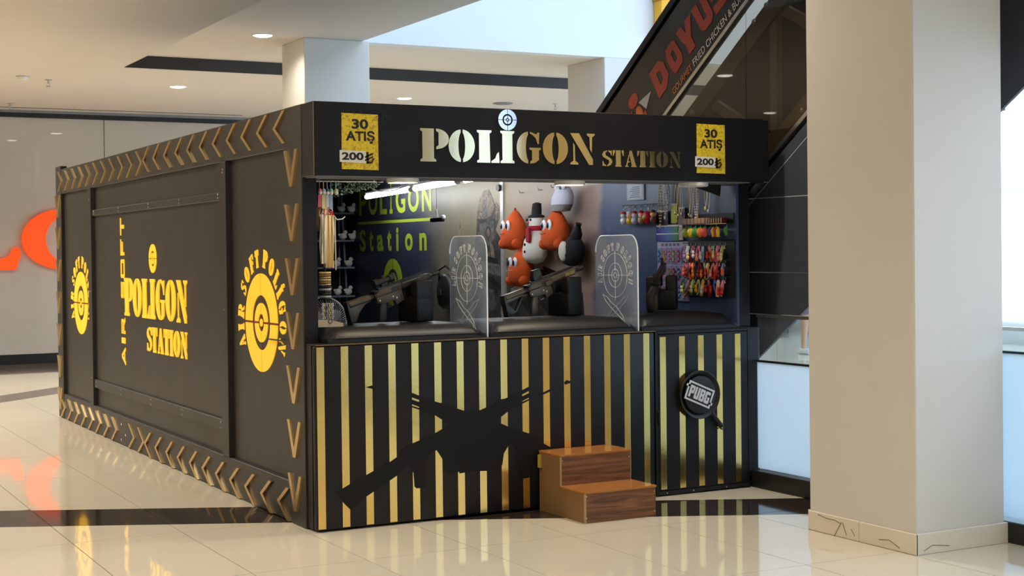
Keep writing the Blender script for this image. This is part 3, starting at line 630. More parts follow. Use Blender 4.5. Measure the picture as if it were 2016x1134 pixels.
# print on the gallery wall: green lettering, emblem, soldier
green = mat('green_print', rgb(150, 168, 44), .5)
po = (3.10, 6.66, 0)
for ch, a, b in (('P', 0, .21), ('O', .26, .50), ('L', .57, .75), ('\u0130', .82, .90), ('G', .98, 1.22), ('O', 1.29, 1.55), ('N', 1.62, 1.84)): text('wall_letter', ch, green, rw, po, *XS, a, b, 2.03, 2.36 if ch == '\u0130' else 2.30, .03, .002)
for ch, a, b, z1 in (('S', 0, .17, 1.88), ('t', .27, .38, 1.865), ('a', .48, .65, 1.82), ('t', .75, .86, 1.865), ('i', .98, 1.04, 1.885), ('o', 1.20, 1.39, 1.82), ('n', 1.55, 1.72, 1.82)): text('wall_letter', ch, green, rw, po, *XS, a, b, 1.645, z1, .03, .002)
flat('wall_lettering', [[(-.04, 1.935), (1.83, 1.935), (1.83, 1.965), (-.04, 1.965)]], po, XS, .002, green, rw)
flat('wall_emblem', ringquads(.24, (0, 0), .035), (3.10, 5.78, 1.325), XS, .002, green, rw)
def camo(name, cs, sc):
    m = mat(name, rgb(*cs[0]), .5); nt = m.node_tree; N = nt.nodes; tc = N.new('ShaderNodeTexCoord'); nz = N.new('ShaderNodeTexNoise'); nz.inputs['Scale'].default_value = sc; nz.inputs['Detail'].default_value = 5; nz.inputs['Distortion'].default_value = 1.5
    cr = N.new('ShaderNodeValToRGB'); cr.color_ramp.interpolation = 'CONSTANT'; cr.color_ramp.elements[0].color = rgb(*cs[0]); cr.color_ramp.elements[1].position = .44; cr.color_ramp.elements[1].color = rgb(*cs[1])
    for p, c in zip((.52, .62), cs[2:]): e = cr.color_ramp.elements.new(p); e.color = rgb(*c)
    nt.links.new(tc.outputs['Object'], nz.inputs['Vector']); nt.links.new(nz.outputs[0], cr.inputs[0]); nt.links.new(cr.outputs[0], N['Principled BSDF'].inputs['Base Color']); return m
so1, so2, so3 = camo('print_dark', ((34, 34, 38), (52, 50, 50), (66, 60, 56), (110, 96, 76)), 7), camo('print_mid', ((62, 60, 62), (88, 84, 84), (104, 98, 94), (70, 66, 64)), 6), camo('print_sand', ((112, 96, 78), (128, 110, 90), (96, 80, 66), (140, 122, 100)), 6)
body = [(3.9, 1.0), (3.98, 1.3), (3.95, 1.6), (3.86, 1.78), (3.84, 1.95), (3.80, 2.08), (3.70, 2.18), (3.58, 2.17), (3.50, 2.06), (3.44, 2.04), (3.42, 1.9), (3.48, 1.82), (3.36, 1.72), (3.35, 1.0)]
flat('soldier_print', [[(-y, z) for y, z in body]], (3.10, 0, 0), XS, .0015, so1, rw)
def sp(pts, m, d): return flat('soldier_print', [[(-y, z) for y, z in pts]], (3.10, 0, 0), XS, d, m, rw)
sp(((3.85, 1.93), (3.83, 2.02), (3.78, 2.11), (3.70, 2.18), (3.60, 2.19), (3.54, 2.12), (3.50, 2.02), (3.56, 1.95), (3.70, 1.92)), so3, .002)
sp(((3.74, 1.94), (3.72, 2.10), (3.66, 2.10), (3.64, 1.94)), so2, .0024)
sp(((3.47, 2.07), (3.41, 2.03), (3.40, 1.92), (3.47, 1.90)), so3, .0022)
sp(arc(3.62, 1.80, .055, .06, 0, 340, 14), so1, .0026); sp(arc(3.62, 1.80, .03, .035, 0, 340, 10), so3, .003)
sp(((3.99, 1.45), (3.95, 1.66), (3.88, 1.72), (3.82, 1.52), (3.86, 1.30)), so2, .0022); sp(((3.80, 1.60), (3.44, 1.56), (3.44, 1.52), (3.80, 1.555)), mat('print_black', rgb(22, 22, 24), .5), .003)
sp(((3.92, 1.42), (3.55, 1.40), (3.37, 1.32), (3.37, 1.27), (3.56, 1.34), (3.92, 1.36)), MATS['print_black'], .003); sp(((3.60, 1.74), (3.52, 1.66), (3.50, 1.56), (3.56, 1.56)), so3, .003)
sp(((3.70, 1.30), (3.52, 1.28), (3.50, 1.10), (3.68, 1.10)), so2, .0026); sp(((3.28, 1.57), (3.1, 1.53), (3.05, 1.44), (3.2, 1.40), (3.28, 1.42)), so2, .0026)
sp(((2.62, 1.50), (2.28, 1.43), (2.28, 1.38), (2.62, 1.42)), MATS['print_black'], .003); sp(((2.25, 1.385), (2.05, 1.35), (2.05, 1.29), (2.2, 1.31)), MATS['print_black'], .003)
flat('soldier_print', [[(-y, z) for y, z in ((3.80, 1.88), (3.52, 1.9), (3.5, 1.74), (3.62, 1.68), (3.78, 1.72))]], (3.10, 0, 0), XS, .002, so2, rw)
flat('soldier_print', [[(-y, z) for y, z in ((3.93, 1.56), (3.37, 1.50), (3.37, 1.40), (3.9, 1.46))]], (3.10, 0, 0), XS, .0025, so2, rw)
flat('soldier_print', [[(-y, z) for y, z in ((4.24, 1.72), (4.2, 1.93), (4.16, 1.72), (4.12, 1.4), (4.3, 1.4))]], (3.10, 0, 0), XS, .0015, so3, rw)
flat('soldier_print', [[(-y, z) for y, z in ((3.28, 1.56), (3.05, 1.50), (2.5, 1.46), (2.1, 1.38), (1.98, 1.28), (1.95, 1.02), (3.28, 1.0))]], (3.10, 0, 0), XS, .0015, so1, rw)
flat('soldier_print', [[(-y, z) for y, z in ((3.2, 1.3), (2.9, 1.36), (2.9, 1.24), (3.2, 1.2))]], (3.10, 0, 0), XS, .0025, so3, rw)
flat('soldier_print', [[(-y, z) for y, z in ((2.5, 1.40), (2.1, 1.34), (2.06, 1.24), (2.5, 1.28))]], (3.10, 0, 0), XS, .0025, so2, rw)
B(3.085, 3.0995, 3.31, 3.36, .02, 2.43).build('wall_joint', mat('alu_profile', (.75, .77, .8, 1), .35, .7), kio)

# ------------------------------------------------------------------ on the counter: cushions, shields, rifles and rests
def cushion(x0, x1, y0, y1, z0, z1, arch, label):
    n, mth = 14, 8; mb = MB(); g = {}
    for i in range(n + 1):
        for j in range(mth + 1):
            u, v = i / n, j / mth; ed = min(1, min(u, 1 - u) * (x1 - x0) / .06); ev = min(1, min(v, 1 - v) * (y1 - y0) / .06)
            rise = math.sqrt(max(0, 1 - (1 - ed) ** 2)) * math.sqrt(max(0, 1 - (1 - ev) ** 2))
            z = z0 + .028 + (z1 - z0 - .028) * rise + arch * math.sin(math.pi * u) * math.sin(math.pi * min(1, v * 1.2 + .1)) * rise
            g[i, j] = mb.bm.verts.new((x0 + (x1 - x0) * u, y0 + (y1 - y0) * v, z))
    for i in range(n):
        for j in range(mth): mb.bm.faces.new((g[i, j], g[i + 1, j], g[i + 1, j + 1], g[i, j + 1]))
    rim = [g[i, 0] for i in range(n + 1)] + [g[n, j] for j in range(1, mth + 1)] + [g[i, mth] for i in range(n - 1, -1, -1)] + [g[0, j] for j in range(mth - 1, 0, -1)]
    low = [mb.bm.verts.new((v.co.x, v.co.y, z0)) for v in rim]
    for k in range(len(rim)): mb.bm.faces.new((rim[k - 1], low[k - 1], low[k], rim[k]))
    mb.bm.faces.new(low)
    c = empty('arm_cushion', ((x0 + x1) / 2, (y0 + y1) / 2, z0), label, 'cushion', 'padded arm cushions on the counter')
    mb.build('pad', leather, c, 60)
    MB().tube([(x0 + .02, y0 - .001, z0 + .03), (x1 - .02, y0 - .001, z0 + .03)], .003, 6).build('seam', leather, c)
    for xx in (x0 + .01, x1 - .01):
        for k in range(3): MB().tube([(xx, y0 - .001, z0 + .004 + .004 * k), (xx + (.04 if xx < (x0 + x1) / 2 else -.04), y0 - .002, z0 + .03 + .01 * k)], .0022, 5).build('fold', leather, c)
cushion(.10, 1.138, -.115, .60, 1.093, 1.178, .004, 'black padded arm cushion at the left end of the counter')
cushion(1.172, 2.245, -.115, .60, 1.093, 1.182, .006, 'black padded arm cushion in the middle of the counter, between the clear shields')
cushion(2.285, 3.06, -.115, .60, 1.093, 1.180, .03, 'short arched black cushion at the right end of the counter')

acr = glassy('acrylic', (.90, .94, .97, 1), haze=.26, hazecol=(.52, .64, .88, 1), fres=1.4)
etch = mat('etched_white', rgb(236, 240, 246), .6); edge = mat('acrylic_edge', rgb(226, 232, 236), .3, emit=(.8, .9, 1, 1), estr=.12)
def shield(x, label):
    y0, y1, z0, z1 = -.108, .415, 1.093, 1.722
    s = empty('acrylic_shield', (x, .15, z0), label, 'shield', 'clear shields on the counter')
    out = [(-y1, z0), (-y0, z0)] + arc(-y0 - .085, z1 - .11, .085, .11, 0, 90, 8) + arc(-y1 + .085, z1 - .11, .085, .11, 90, 180, 8)
    MB().prism(out, (x, 0, 0), *XS, .006).build('pane', acr, s)
    pth = [(x - .003, -a, b) for a, b in out[1:]] ; MB().tube(pth, .0042, 6).build('edge_rim', edge, s)
    c0 = Vector((x - .0065, .165, 1.455))
    def circ(r, w=.0036):
        mb = MB(); mb.tube([c0 + Vector((0, r * math.cos(R(t)), r * math.sin(R(t)))) for t in range(0, 360, 12)], w / 2, 5, True); mb.build('etched_line', etch, s)
    for r in (.148, .082, .042, .018): circ(r)
    for a in range(4):
        d = Vector((0, round(math.cos(R(90 * a))), round(math.sin(R(90 * a))))); MB().tube([c0 + d * .03, c0 + d * .165], .0019, 5).build('etched_line', etch, s)
    for pl in ringtext((0, 0), .168, .05, 200, -20):
        mb = MB()
        for p in pl: mb.tube([c0 + Vector((0, -a, b)) for a, b in p], .0014, 4, True)
        mb.build('etched_letter', etch, s)
    prof = [(-.16, -.13), (-.12, -.175), (-.06, -.215), (0, -.25), (.08, -.29), (.10, -.34), (.12, -.33), (.09, -.27), (.02, -.215), (-.05, -.185), (-.10, -.15)]
    for sg in (1, -1):
        MB().tube([c0 + Vector((0, sg * a, b)) for a, b in prof], .002, 5, True).build('etched_line', etch, s)
shield(1.158, 'clear acrylic shield etched with a target, left one on the counter'); shield(2.268, 'clear acrylic shield etched with a target, right one on the counter')

def rest(cx, cy, cz, hd, w, d, h, label):
    """padded U-shaped rest, slot along its local x (the rifle's direction)"""
    r = empty('rifle_rest', (cx, cy, cz), label, 'rifle rest', 'padded rifle rests'); M = Matrix.Translation((cx, cy, cz)) @ Matrix.Rotation(hd, 4, 'Z')
    B(-w / 2, w / 2, -d / 2, d / 2, 0, h * .60).bevel(.012, 3).xf(M).build('block', leather, r, 50)
    for s_ in (-1, 1):
        y0, y1 = (-d / 2, -.032) if s_ < 0 else (.032, d / 2)
        B(-w / 2, w / 2, y0, y1, h * .5, h).bevel(.014, 3).xf(M).build('cheek', leather, r, 50)
    B(-w / 2 - .002, w / 2 + .002, -d / 2 - .002, d / 2 + .002, h * .26, h * .265).xf(M).build('seam', gunblack, r)
rest(.90, .40, 1.182, R(16), .135, .20, .262, 'black padded rifle rest on the left cushion')
rest(2.02, .42, 1.186, R(16), .135, .20, .262, 'black padded rifle rest on the middle cushion')
rest(2.79, .39, 1.204, R(50), .17, .21, .24, 'black padded rifle rest on the arched right cushion')

def rifle(loc, hd, pt, var, label):
    """local x = muzzle, z = up, origin at the rear of the stock axis"""
    r = empty('airsoft_rifle', loc, label, 'rifle', 'airsoft rifles on the counter')
    M = Matrix.Translation(loc) @ Matrix.Rotation(hd, 4, 'Z') @ Matrix.Rotation(-pt, 4, 'Y')
    XZ = ((1, 0, 0), (0, 0, 1))
    def slab(name, pts, w, m, bev=.003):
        mb = MB().prism(pts, (0, w / 2, 0), *XZ, w)
        if bev: mb.bevel(bev, 2)
        return mb.xf(M).build(name, m, r, 40)
    def rod(name, x0, x1, rad, z, m, y=0): return MB().tube([(x0, y, z), (x1, y, z)], rad, 12).xf(M).build(name, m, r, 50)
    slab('butt_plate', [(-.002, .032), (.014, .032), (.022, -.115), (.004, -.115)], .042, gunblack)
    if var != 1:
        slab('stock', [(.012, .030), (.165, .030), (.185, .012), (.185, -.012), (.14, -.022), (.085, -.06), (.05, -.105), (.018, -.105)], .036, gunmetal, .006)
        rod('stock_tube', .02, .19, .024, .006, gunmetal)
    else:
        slab('stock', [(.012, .030), (.17, .03), (.18, -.018), (.012, -.03)], .036, gunmetal, .006)
        slab('stock_strut', [(.014, -.03), (.03, -.03), (.09, -.095), (.165, -.02), (.18, -.02), (.10, -.11), (.018, -.112)], .026, gunblack)
        rod('stock_tube', .02, .19, .022, .008, gunmetal)
    rod('buffer_tube', .17, .24, .017, .006, gunblack)
    rod('castle_nut', .225, .243, .023, .006, gunblack)
    slab('receiver_lower', [(.24, -.004), (.245, -.035), (.27, -.052), (.305, -.056), (.31, -.058), (.385, -.058), (.392, -.09), (.462, -.075), (.455, -.004)], .030, gunmetal)
    slab('receiver_upper', [(.24, -.003), (.458, -.003), (.462, .038), (.30, .040), (.262, .034), (.242, .018)], .032, gunmetal)
    slab('grip', [(.268, -.05), (.318, -.056), (.306, -.085), (.312, -.095), (.296, -.12), (.300, -.132), (.284, -.165), (.228, -.158), (.246, -.10)], .030, gunblack if var == 0 else gunmetal, .006)
    MB().tube([(.312, 0, -.058), (.318, 0, -.088), (.350, 0, -.094), (.385, 0, -.086)], .004, 6).xf(M).build('trigger_guard', gunblack, r)
    MB().tube([(.345, 0, -.056), (.338, 0, -.07), (.346, 0, -.084)], .0035, 6).xf(M).build('trigger', steel, r)
    for xx, zz_ in ((.262, -.028), (.372, -.03), (.40, -.045)): MB().lathe([(.005, -.0185), (.005, .0185)], (xx, 0, zz_), 'y', 8).xf(M).build('pin', steel, r)
    slab('ejection_port', [(.37, .006), (.43, .006), (.43, .026), (.37, .026)], .0345, gunblack, 0)
    slab('charging_handle', [(.225, .028), (.262, .028), (.262, .040), (.225, .040)], .044, gunblack)
    slab('top_rail', [(.27, .040), (.70, .040), (.70, .048), (.27, .048)], .022, gunblack, 0)
    mb = MB()
    for k in range(34): mb.box(.272 + k * .0126, .279 + k * .0126, -.011, .011, .048, .0525)
    mb.xf(M).build('rail_teeth', gunblack, r)
    B(.462, .705, -.021, .021, -.006, .036).bevel(.008, 2).xf(M).build('handguard', gunmetal if var == 1 else gunblack, r, 50)
    mb = MB()
    for k in range(7): mb.box(.60 + k * .014, .608 + k * .014, -.0245, .0245, .004, .026)
    mb.xf(M).build('handguard_vents', mat('vent_brass', rgb(150, 134, 84), .4) if var == 1 else gunmetal, r)
    rod('barrel', .70, .775, .009, .015, gunblack); rod('flash_hider', .745, .80, .013, .015, gunblack)
    rod('front_gas_block', .705, .722, .016, .015, gunblack)
    if var == 0:
        rod('scope_tube', .262, .40, .019, .082, gunblack); rod('scope_eyepiece', .245, .285, .026, .082, gunblack); rod('scope_bell', .375, .41, .025, .082, gunblack)
        slab('scope_mount', [(.30, .050), (.36, .050), (.35, .075), (.31, .075)], .024, gunblack)
        MB().lathe([(.010, .1), (.010, .116), (.006, .118)], (.33, 0, 0), 'z', 10).xf(M).build('scope_turret', gunblack, r)
        slab('rear_sight', [(.255, .050), (.285, .050), (.285, .062), (.255, .062)], .026, gunblack)
    elif var == 1:
        slab('holo_sight', [(.30, .05), (.385, .05), (.385, .07), (.376, .118), (.315, .118), (.30, .075)], .036, gunblack, .005)
        slab('sight_window', [(.318, .074), (.37, .074), (.366, .108), (.322, .108)], .039, mat('sight_glass', rgb(40, 60, 50), .1), 0)
        slab('side_unit', [(.40, -.01), (.47, -.01), (.47, .02), (.40, .02)], .05, gunmetal, .003)
    else:
        slab('rear_sight', [(.265, .05), (.29, .05), (.29, .09), (.272, .09)], .022, gunblack); slab('front_sight', [(.66, .05), (.685, .05), (.68, .095), (.667, .095)], .018, gunblack)
        slab('fore_grip', [(.54, -.006), (.58, -.006), (.572, -.075), (.545, -.075)], .026, gunblack, .005)
    return r
rifle((.355, .235, 1.290), R(17), R(13.5), 0, 'dark airsoft rifle with a scope, at the left end of the counter')
rifle((1.435, .22, 1.305), R(17), R(13.5), 1, 'dark airsoft rifle with a boxy sight, leaning in the middle rest')
rifle((2.465, .06, 1.298), R(48), R(15), 2, 'black airsoft rifle pointing inwards over the right rest')
# wooden steps in front
wood = mat('walnut_laminate', rgb(96, 62, 40), .38); nt = wood.node_tree; N = nt.nodes; tc = N.new('ShaderNodeTexCoord'); mp = N.new('ShaderNodeMapping'); mp.inputs['Scale'].default_value = (1.2, 14, 22)
nz = N.new('ShaderNodeTexNoise'); nz.inputs['Scale'].default_value = 2.2; nz.inputs['Detail'].default_value = 8; nz.inputs['Distortion'].default_value = .8
cr = N.new('ShaderNodeValToRGB'); cr.color_ramp.elements[0].position = .3; cr.color_ramp.elements[0].color = rgb(74, 46, 31); cr.color_ramp.elements[1].position = .72; cr.color_ramp.elements[1].color = rgb(152, 102, 68)
nt.links.new(tc.outputs['Object'], mp.inputs[0]); nt.links.new(mp.outputs[0], nz.inputs['Vector']); nt.links.new(nz.outputs[0], cr.inputs[0]); nt.links.new(cr.outputs[0], N['Principled BSDF'].inputs['Base Color'])
tread = mat('tread_laminate', rgb(172, 112, 58), .16, noise=.15, nscale=3, nstretch=(1, 10, 1)); side = mat('mdf_side', rgb(132, 100, 62), .5, noise=.10, nscale=5)
worn = mat('worn_edge', rgb(176, 148, 108), .6)
st = empty('wooden_steps', (1.73, -.43, 0), 'two-tread brown wooden step box in front of the striped counter', 'steps')
X0, X1, YA, YB, YC = 1.482, 1.988, -.705, -.425, -.158
for xa in (X0, X1 - .016):
    MB().prism([(YA + .012, 0), (YC, 0), (YC, .362), (YB + .012, .362), (YB + .012, .174), (YA + .012, .174)], (xa, 0, 0), *YZ, .016).build('side_board', side, st)
B(X0 + .001, X1 - .001, YA, YA + .012, .0, .174).build('riser', wood, st); B(X0 + .001, X1 - .001, YB, YB + .012, .188, .362).build('riser', wood, st)
B(X0 - .003, X1 + .003, YA - .006, YB + .012, .174, .188).bevel(.002, 1).build('tread', tread, st); B(X0 - .003, X1 + .003, YB - .006, YC, .362, .376).bevel(.002, 1).build('tread', tread, st)
B(X0, X0 + .010, YA - .001, YA + .011, .0, .174).build('worn_corner', worn, st); B(X0, X0 + .006, YB - .001, YB + .011, .188, .362).build('worn_corner', worn, st)
for x_, z_ in ((X0 + .012, .16), (X0 + .012, .03), (X1 - .012, .15), (X1 - .012, .03)): MB().lathe([(.004, 0), (.004, -.002), (.002, -.003)], (x_, YA, z_), 'y', 8).build('screw', steel, st)
for x_, z_ in ((X0 + .012, .34), (X1 - .012, .33)): MB().lathe([(.004, 0), (.004, -.002), (.002, -.003)], (x_, YB, z_), 'y', 8).build('screw', steel, st)
B(X0 - .016, X0 - .001, -.19, -.165, .27, .35).build('hinge_block', mat('yellow_tape', rgb(190, 164, 60), .5), st)

# frying pan sign on the door
pan = empty('frying_pan', (2.703, -.17, .656), 'black frying pan sign with a white framed four-letter logo, on the striped door', 'sign')
MB().lathe([(.13, 0), (.158, -.03), (.162, -.034), (.158, -.036), (.150, -.033), (.125, -.012)], (2.70, -.148, .657), 'y', 36).build('pan_body', gunblack, pan, 40)
hv = Vector((.62, 0, -.78)).normalized(); h0 = Vector((2.70, -.172, .657)) + hv * .15
MB().tube([h0, h0 + hv * .06, h0 + hv * .135], [.014, .013, .018], 10).build('handle', gunblack, pan, 50)
MB().torus(h0 + hv * .142, .013, .005, 'y').build('handle_ring', gunblack, pan, 50)
MB().lathe([(.125, -.010), (.125, -.034), (.12, -.036)], (2.70, -.148, .657), 'y', 36).build('pan_face', mat('pan_black', rgb(16, 16, 17), .5), pan, 40)
ang = R(-22.5); ca, sa = math.cos(ang), math.sin(ang); pax = ((ca, 0, sa), (-sa, 0, ca)); pog = (2.690, -.1845, .660)
fr = [(-.108, -.064), (.108, -.064), (.108, .064), (-.108, .064), (-.108, -.064), (-.096, -.052), (-.096, .052), (.096, .052), (.096, -.052), (-.096, -.052)]
lg = mat('logo_white', rgb(226, 226, 226), .5)
flat('logo_plate', [[(-.108, -.064), (.108, -.064), (.108, .064), (-.108, .064)]], pog, pax, .002, MATS['pan_black'], pan)
flat('logo_frame', [fr], pog, pax, .004, lg, pan)
for q in ((-.108, .03), (.108, -.03)): flat('logo_frame', [[(q[0] - .012, q[1] - .008), (q[0] + .012, q[1] - .008), (q[0] + .012, q[1] + .008), (q[0] - .012, q[1] + .008)]], pog, pax, .004, lg, pan)
LGL = {'P': ([(0, 0), (.4, 0), (.4, .35), (.9, .35), (1, .45), (1, .9), (.9, 1), (0, 1)], [[(.4, .58), (.62, .58), (.62, .78), (.4, .78)]]), 'U': ([(0, 1), (0, .1), (.1, 0), (.9, 0), (1, .1), (1, 1), (.62, 1), (.62, .24), (.38, .24), (.38, 1)], []),
       'B': ([(0, 0), (.9, 0), (1, .1), (1, .45), (.93, .52), (1, .58), (1, .9), (.9, 1), (0, 1)], [[(.4, .2), (.62, .2), (.62, .4), (.4, .4)], [(.4, .62), (.62, .62), (.62, .8), (.4, .8)]]),
       'G': ([(.1, 0), (.9, 0), (1, .1), (1, .55), (.55, .55), (.55, .38), (.64, .38), (.64, .24), (.38, .24), (.38, .76), (1, .76), (1, .9), (.9, 1), (.1, 1), (0, .9), (0, .1)], [])}
for k, ch in enumerate('PUBG'):
    o_, hs = LGL[ch]; tr_ = lambda p: [(-.086 + .044 * k + x * .039, -.040 + y * .080) for x, y in p]
    lt = flat('logo_letter', [tr_(o_)], pog, pax, .0045, lg, pan)
    for h_ in hs: flat('counter', [tr_(h_)], pog, pax, .005, MATS['pan_black'], lt)

# price posters on the fascia
posterm = mat('poster_yellow', rgb(226, 196, 40), .45); nt = posterm.node_tree; N = nt.nodes; tc = N.new('ShaderNodeTexCoord'); vz = N.new('ShaderNodeTexNoise'); vz.inputs['Scale'].default_value = 34; vz.inputs['Detail'].default_value = 4; vz.inputs['Distortion'].default_value = 2
cr = N.new('ShaderNodeValToRGB'); cr.color_ramp.elements[0].position = .38; cr.color_ramp.elements[0].color = rgb(196, 160, 20); cr.color_ramp.elements[1].position = .5; cr.color_ramp.elements[1].color = rgb(236, 208, 50)
nt.links.new(tc.outputs['Object'], vz.inputs['Vector']); nt.links.new(vz.outputs[0], cr.inputs[0]); nt.links.new(cr.outputs[0], N['Principled BSDF'].inputs['Base Color'])
ink = mat('print_ink', rgb(34, 28, 20), .5)
def poster(x, z, label):
    o0 = (x, -.1955, z)
    p = empty('price_poster', (x + .115, -.196, z), label, 'poster', 'price posters on the fascia')
    flat('sheet', [[(0, 0), (.231, -.003), (.230, .322), (.002, .326)]], o0, XF, .0015, posterm, p)
    text('print', '30', ink, p, o0, *XF, .064, .168, .235, .293, .035, .0022)
    text('print', 'ATI\u015e', ink, p, o0, *XF, .026, .208, .150, .226, .035, .0022)
    sl = flat('price_slip', [[(-.012, .042), (.150, .036), (.150, .106), (-.012, .110)]], o0, XF, .003, tagw, p)
    text('print', '200', ink, p, o0, *XF, .0, .136, .053, .098, .035, .0036)
    flat('currency_sign', [[(.154, .034), (.168, .034), (.168, .102), (.154, .102)], [(.154, .034), (.19, .036), (.205, .066), (.193, .066), (.184, .046), (.16, .045)], [(.144, .066), (.196, .088), (.196, .098), (.144, .076)], [(.144, .048), (.196, .070), (.196, .079), (.144, .057)]], o0, XF, .0036, ink, p)
    for q in ((.008, .316), (.222, .312)): MB().lathe([(.003, 0), (.003, -.003)], (x + q[0], -.197, z + q[1]), 'y', 8).build('pin', rubber, p)
poster(.170, 2.111, 'yellow price poster at the left end of the sign, with a torn tape mark above')
poster(2.679, 2.127, 'yellow price poster at the right end of the sign, glossier and paler')
smm = mat('tape_residue', rgb(16, 15, 16), .25)
mb = MB()
for k in range(26):
    u = k / 25; xx = .14 + .33 * u; hh = .010 + .012 * random.random(); z_ = 2.444 - .012 * u + random.uniform(-.006, .006) - (.02 if u < .1 or u > .86 else 0)
    mb.prism([(xx, z_ - hh), (xx + .016, z_ - hh * random.random()), (xx + .014, z_ + hh), (xx - .002, z_ + hh * random.random())], (0, -.195, 0), *XF, .0008)
tr = mb.build('tape_residue', smm, fa); tr['kind'] = 'stuff'

# ------------------------------------------------------------------ inside: target rack with ducks
rk = empty('target_rack', (2.7, 6.85, 0), 'black target rack with four shelves at the back of the gallery', 'rack')
rkm = mat('rack_grey', rgb(116, 124, 140), .45)
for z_ in (1.165, 1.475, 1.768, 2.066): B(2.30, 3.06, 6.72, 6.98, z_ - .014, z_ + .004).build('shelf', rkm, rk)
for xx in (2.32, 3.03): MB().tube([(xx, 6.75, 0.01), (xx - .03, 6.95, 2.42)], .012, 8).build('upright', rkm, rk, 50)
for xx in (2.6, 2.98): MB().tube([(xx, 6.96, .01), (xx, 6.96, 2.42)], .008, 8).build('upright', rkm, rk, 50)
duckm = mat('duck_white', rgb(246, 244, 230), .5)
DB = MB().ball((0, 0, .045), .058, .034, .038, 14, 10).ball((-.052, 0, .066), .02, .016, .014).mesh('body', 60)
DH = MB().ball((.034, 0, .092), .030, .028, .028, 12, 8).mesh('head', 60); DK = MB().ball((.066, 0, .088), .014, .012, .005).mesh('beak', 60); DS = MB().lathe([(.03, 0), (.03, .008), (.008, .012), (.008, .03)]).mesh('stand', 40)
rows = [('top', 2.07, (2.995, 3.11)), ('second', 1.772, (3.005, 3.12)), ('third', 1.479, (2.93, 3.07)), ('lowest', 1.169, (2.82, 2.94, 3.06))]
for rn, z_, xs in rows:
    for k, xx in enumerate(xs):
        xx = xx - .045
        d = empty('target_duck', (xx, 6.80, z_), '%s white duck target on the %s shelf of the rack' % ((('left', 'right') if len(xs) == 2 else ('left', 'middle', 'right'))[k], rn), 'duck', 'duck targets on the rack')
        for nm, me, m in (('body', DB, duckm), ('head', DH, duckm), ('beak', DK, mat('duck_beak', rgb(206, 180, 110), .5)), ('stand', DS, rkm)):
            o = put(nm, me, m); o.parent = d
        d.rotation_euler = (0, 0, random.uniform(-.25, .25)); d.scale = (.76, .9, .9)

# ------------------------------------------------------------------ plush toys on the gallery wall
orp_ = mat('plush_orange', rgb(206, 82, 24), .9, noise=.15, nscale=12, bump=.3, bscale=120); eyew = mat('eye_white', rgb(235, 235, 238), .4); eyeb = mat('eye_dark', rgb(20, 26, 60), .3)
plw = mat('plush_white', rgb(226, 222, 214), .9, bump=.3, bscale=120); plg = mat('plush_grey', rgb(196, 196, 214), .9, bump=.3, bscale=120); plk = mat('plush_black', rgb(20, 20, 26), .9, bump=.3, bscale=120); plr = mat('plush_red', rgb(160, 24, 40), .9)
def loft(prof, c, n=16, lean=0.0, depth=.6):
    """stuffed body: half-widths along z, flattened against the wall (x)"""
    mb = MB(); rings = []
    for r_, h in prof: rings.append([mb.bm.verts.new((c[0] + r_ * depth * math.cos(2 * math.pi * k / n), c[1] + lean * h + r_ * math.sin(2 * math.pi * k / n), c[2] + h)) for k in range(n)])
    for A, Bq in zip(rings, rings[1:]):
        for k in range(n): mb.bm.faces.new((A[k - 1], A[k], Bq[k], Bq[k - 1]))
    mb.bm.faces.new(rings[0][::-1]); mb.bm.faces.new(rings[-1]); return mb
def orange_plush(y, z, label):
    p = empty('plush_toy', (3.0, y, z), label, 'plush toy', 'orange plush toys')
    loft([(.02, -.155), (.10, -.14), (.15, -.10), (.165, -.04), (.155, .02), (.125, .08), (.085, .13), (.045, .17), (.015, .185)], (2.985, y, z), lean=-.15).build('body', orp_, p, 60)
    for q in (.045, -.045):
        MB().ball((2.902, y + q, z + .055), .014, .034, .046, 12, 10).build('eye', eyew, p, 60); MB().ball((2.889, y + q + .008, z + .052), .008, .018, .026, 10, 8).build('pupil', eyeb, p, 60)
    for sgn in (-1, 1): MB().ball((2.93, y + sgn * .12 - .03, z - .10), .05, .035, .045).build('flipper', orp_, p, 60)
    MB().ball((2.98, y - .03, z + .19), .012, .012, .02).build('top_tuft', orp_, p, 60)
    MB().tube([(2.885, y + .09, z - .01), (2.872, y + .04, z - .02), (2.885, y - .01, z - .01)], .003, 5).build('mouth_stitch', eyeb, p)
orange_plush(2.92, 1.79, 'orange plush toy with big eyes, upper left beside the snowman')
orange_plush(2.21, 1.78, 'orange plush toy with big eyes, right of the snowman')
orange_plush(2.80, 1.475, 'lowest orange plush toy with big eyes, below the snowman')
sn = empty('plush_snowman', (3.0, 2.55, 1.5), 'white snowman plush with a black hat and red scarf', 'plush toy')
loft([(.03, -.16), (.10, -.145), (.14, -.10), (.15, -.04), (.135, .03), (.10, .09), (.08, .13), (.085, .17), (.085, .22), (.06, .25)], (2.985, 2.55, 1.68), lean=-.1).build('body', plw, sn, 60)
loft([(.10, .225), (.095, .24), (.06, .25), (.058, .30), (.052, .34), (.02, .35)], (2.985, 2.55, 1.68), lean=-.1).build('hat', plk, sn, 60)
loft([(.092, .115), (.10, .13), (.092, .155)], (2.985, 2.55, 1.68), lean=-.1).build('scarf', plr, sn, 60)
B(2.885, 2.91, 2.48, 2.54, 1.70, 1.82).bevel(.008, 2).build('scarf_end', plr, sn)
for z_ in (1.74, 1.68, 1.62): MB().ball((2.897, 2.575, z_), .008, .012, .012).build('button', plk, sn)
for q in (.04, -.02): MB().ball((2.93, 2.55 + q, 1.885), .008, .010, .010).build('eye', plk, sn)
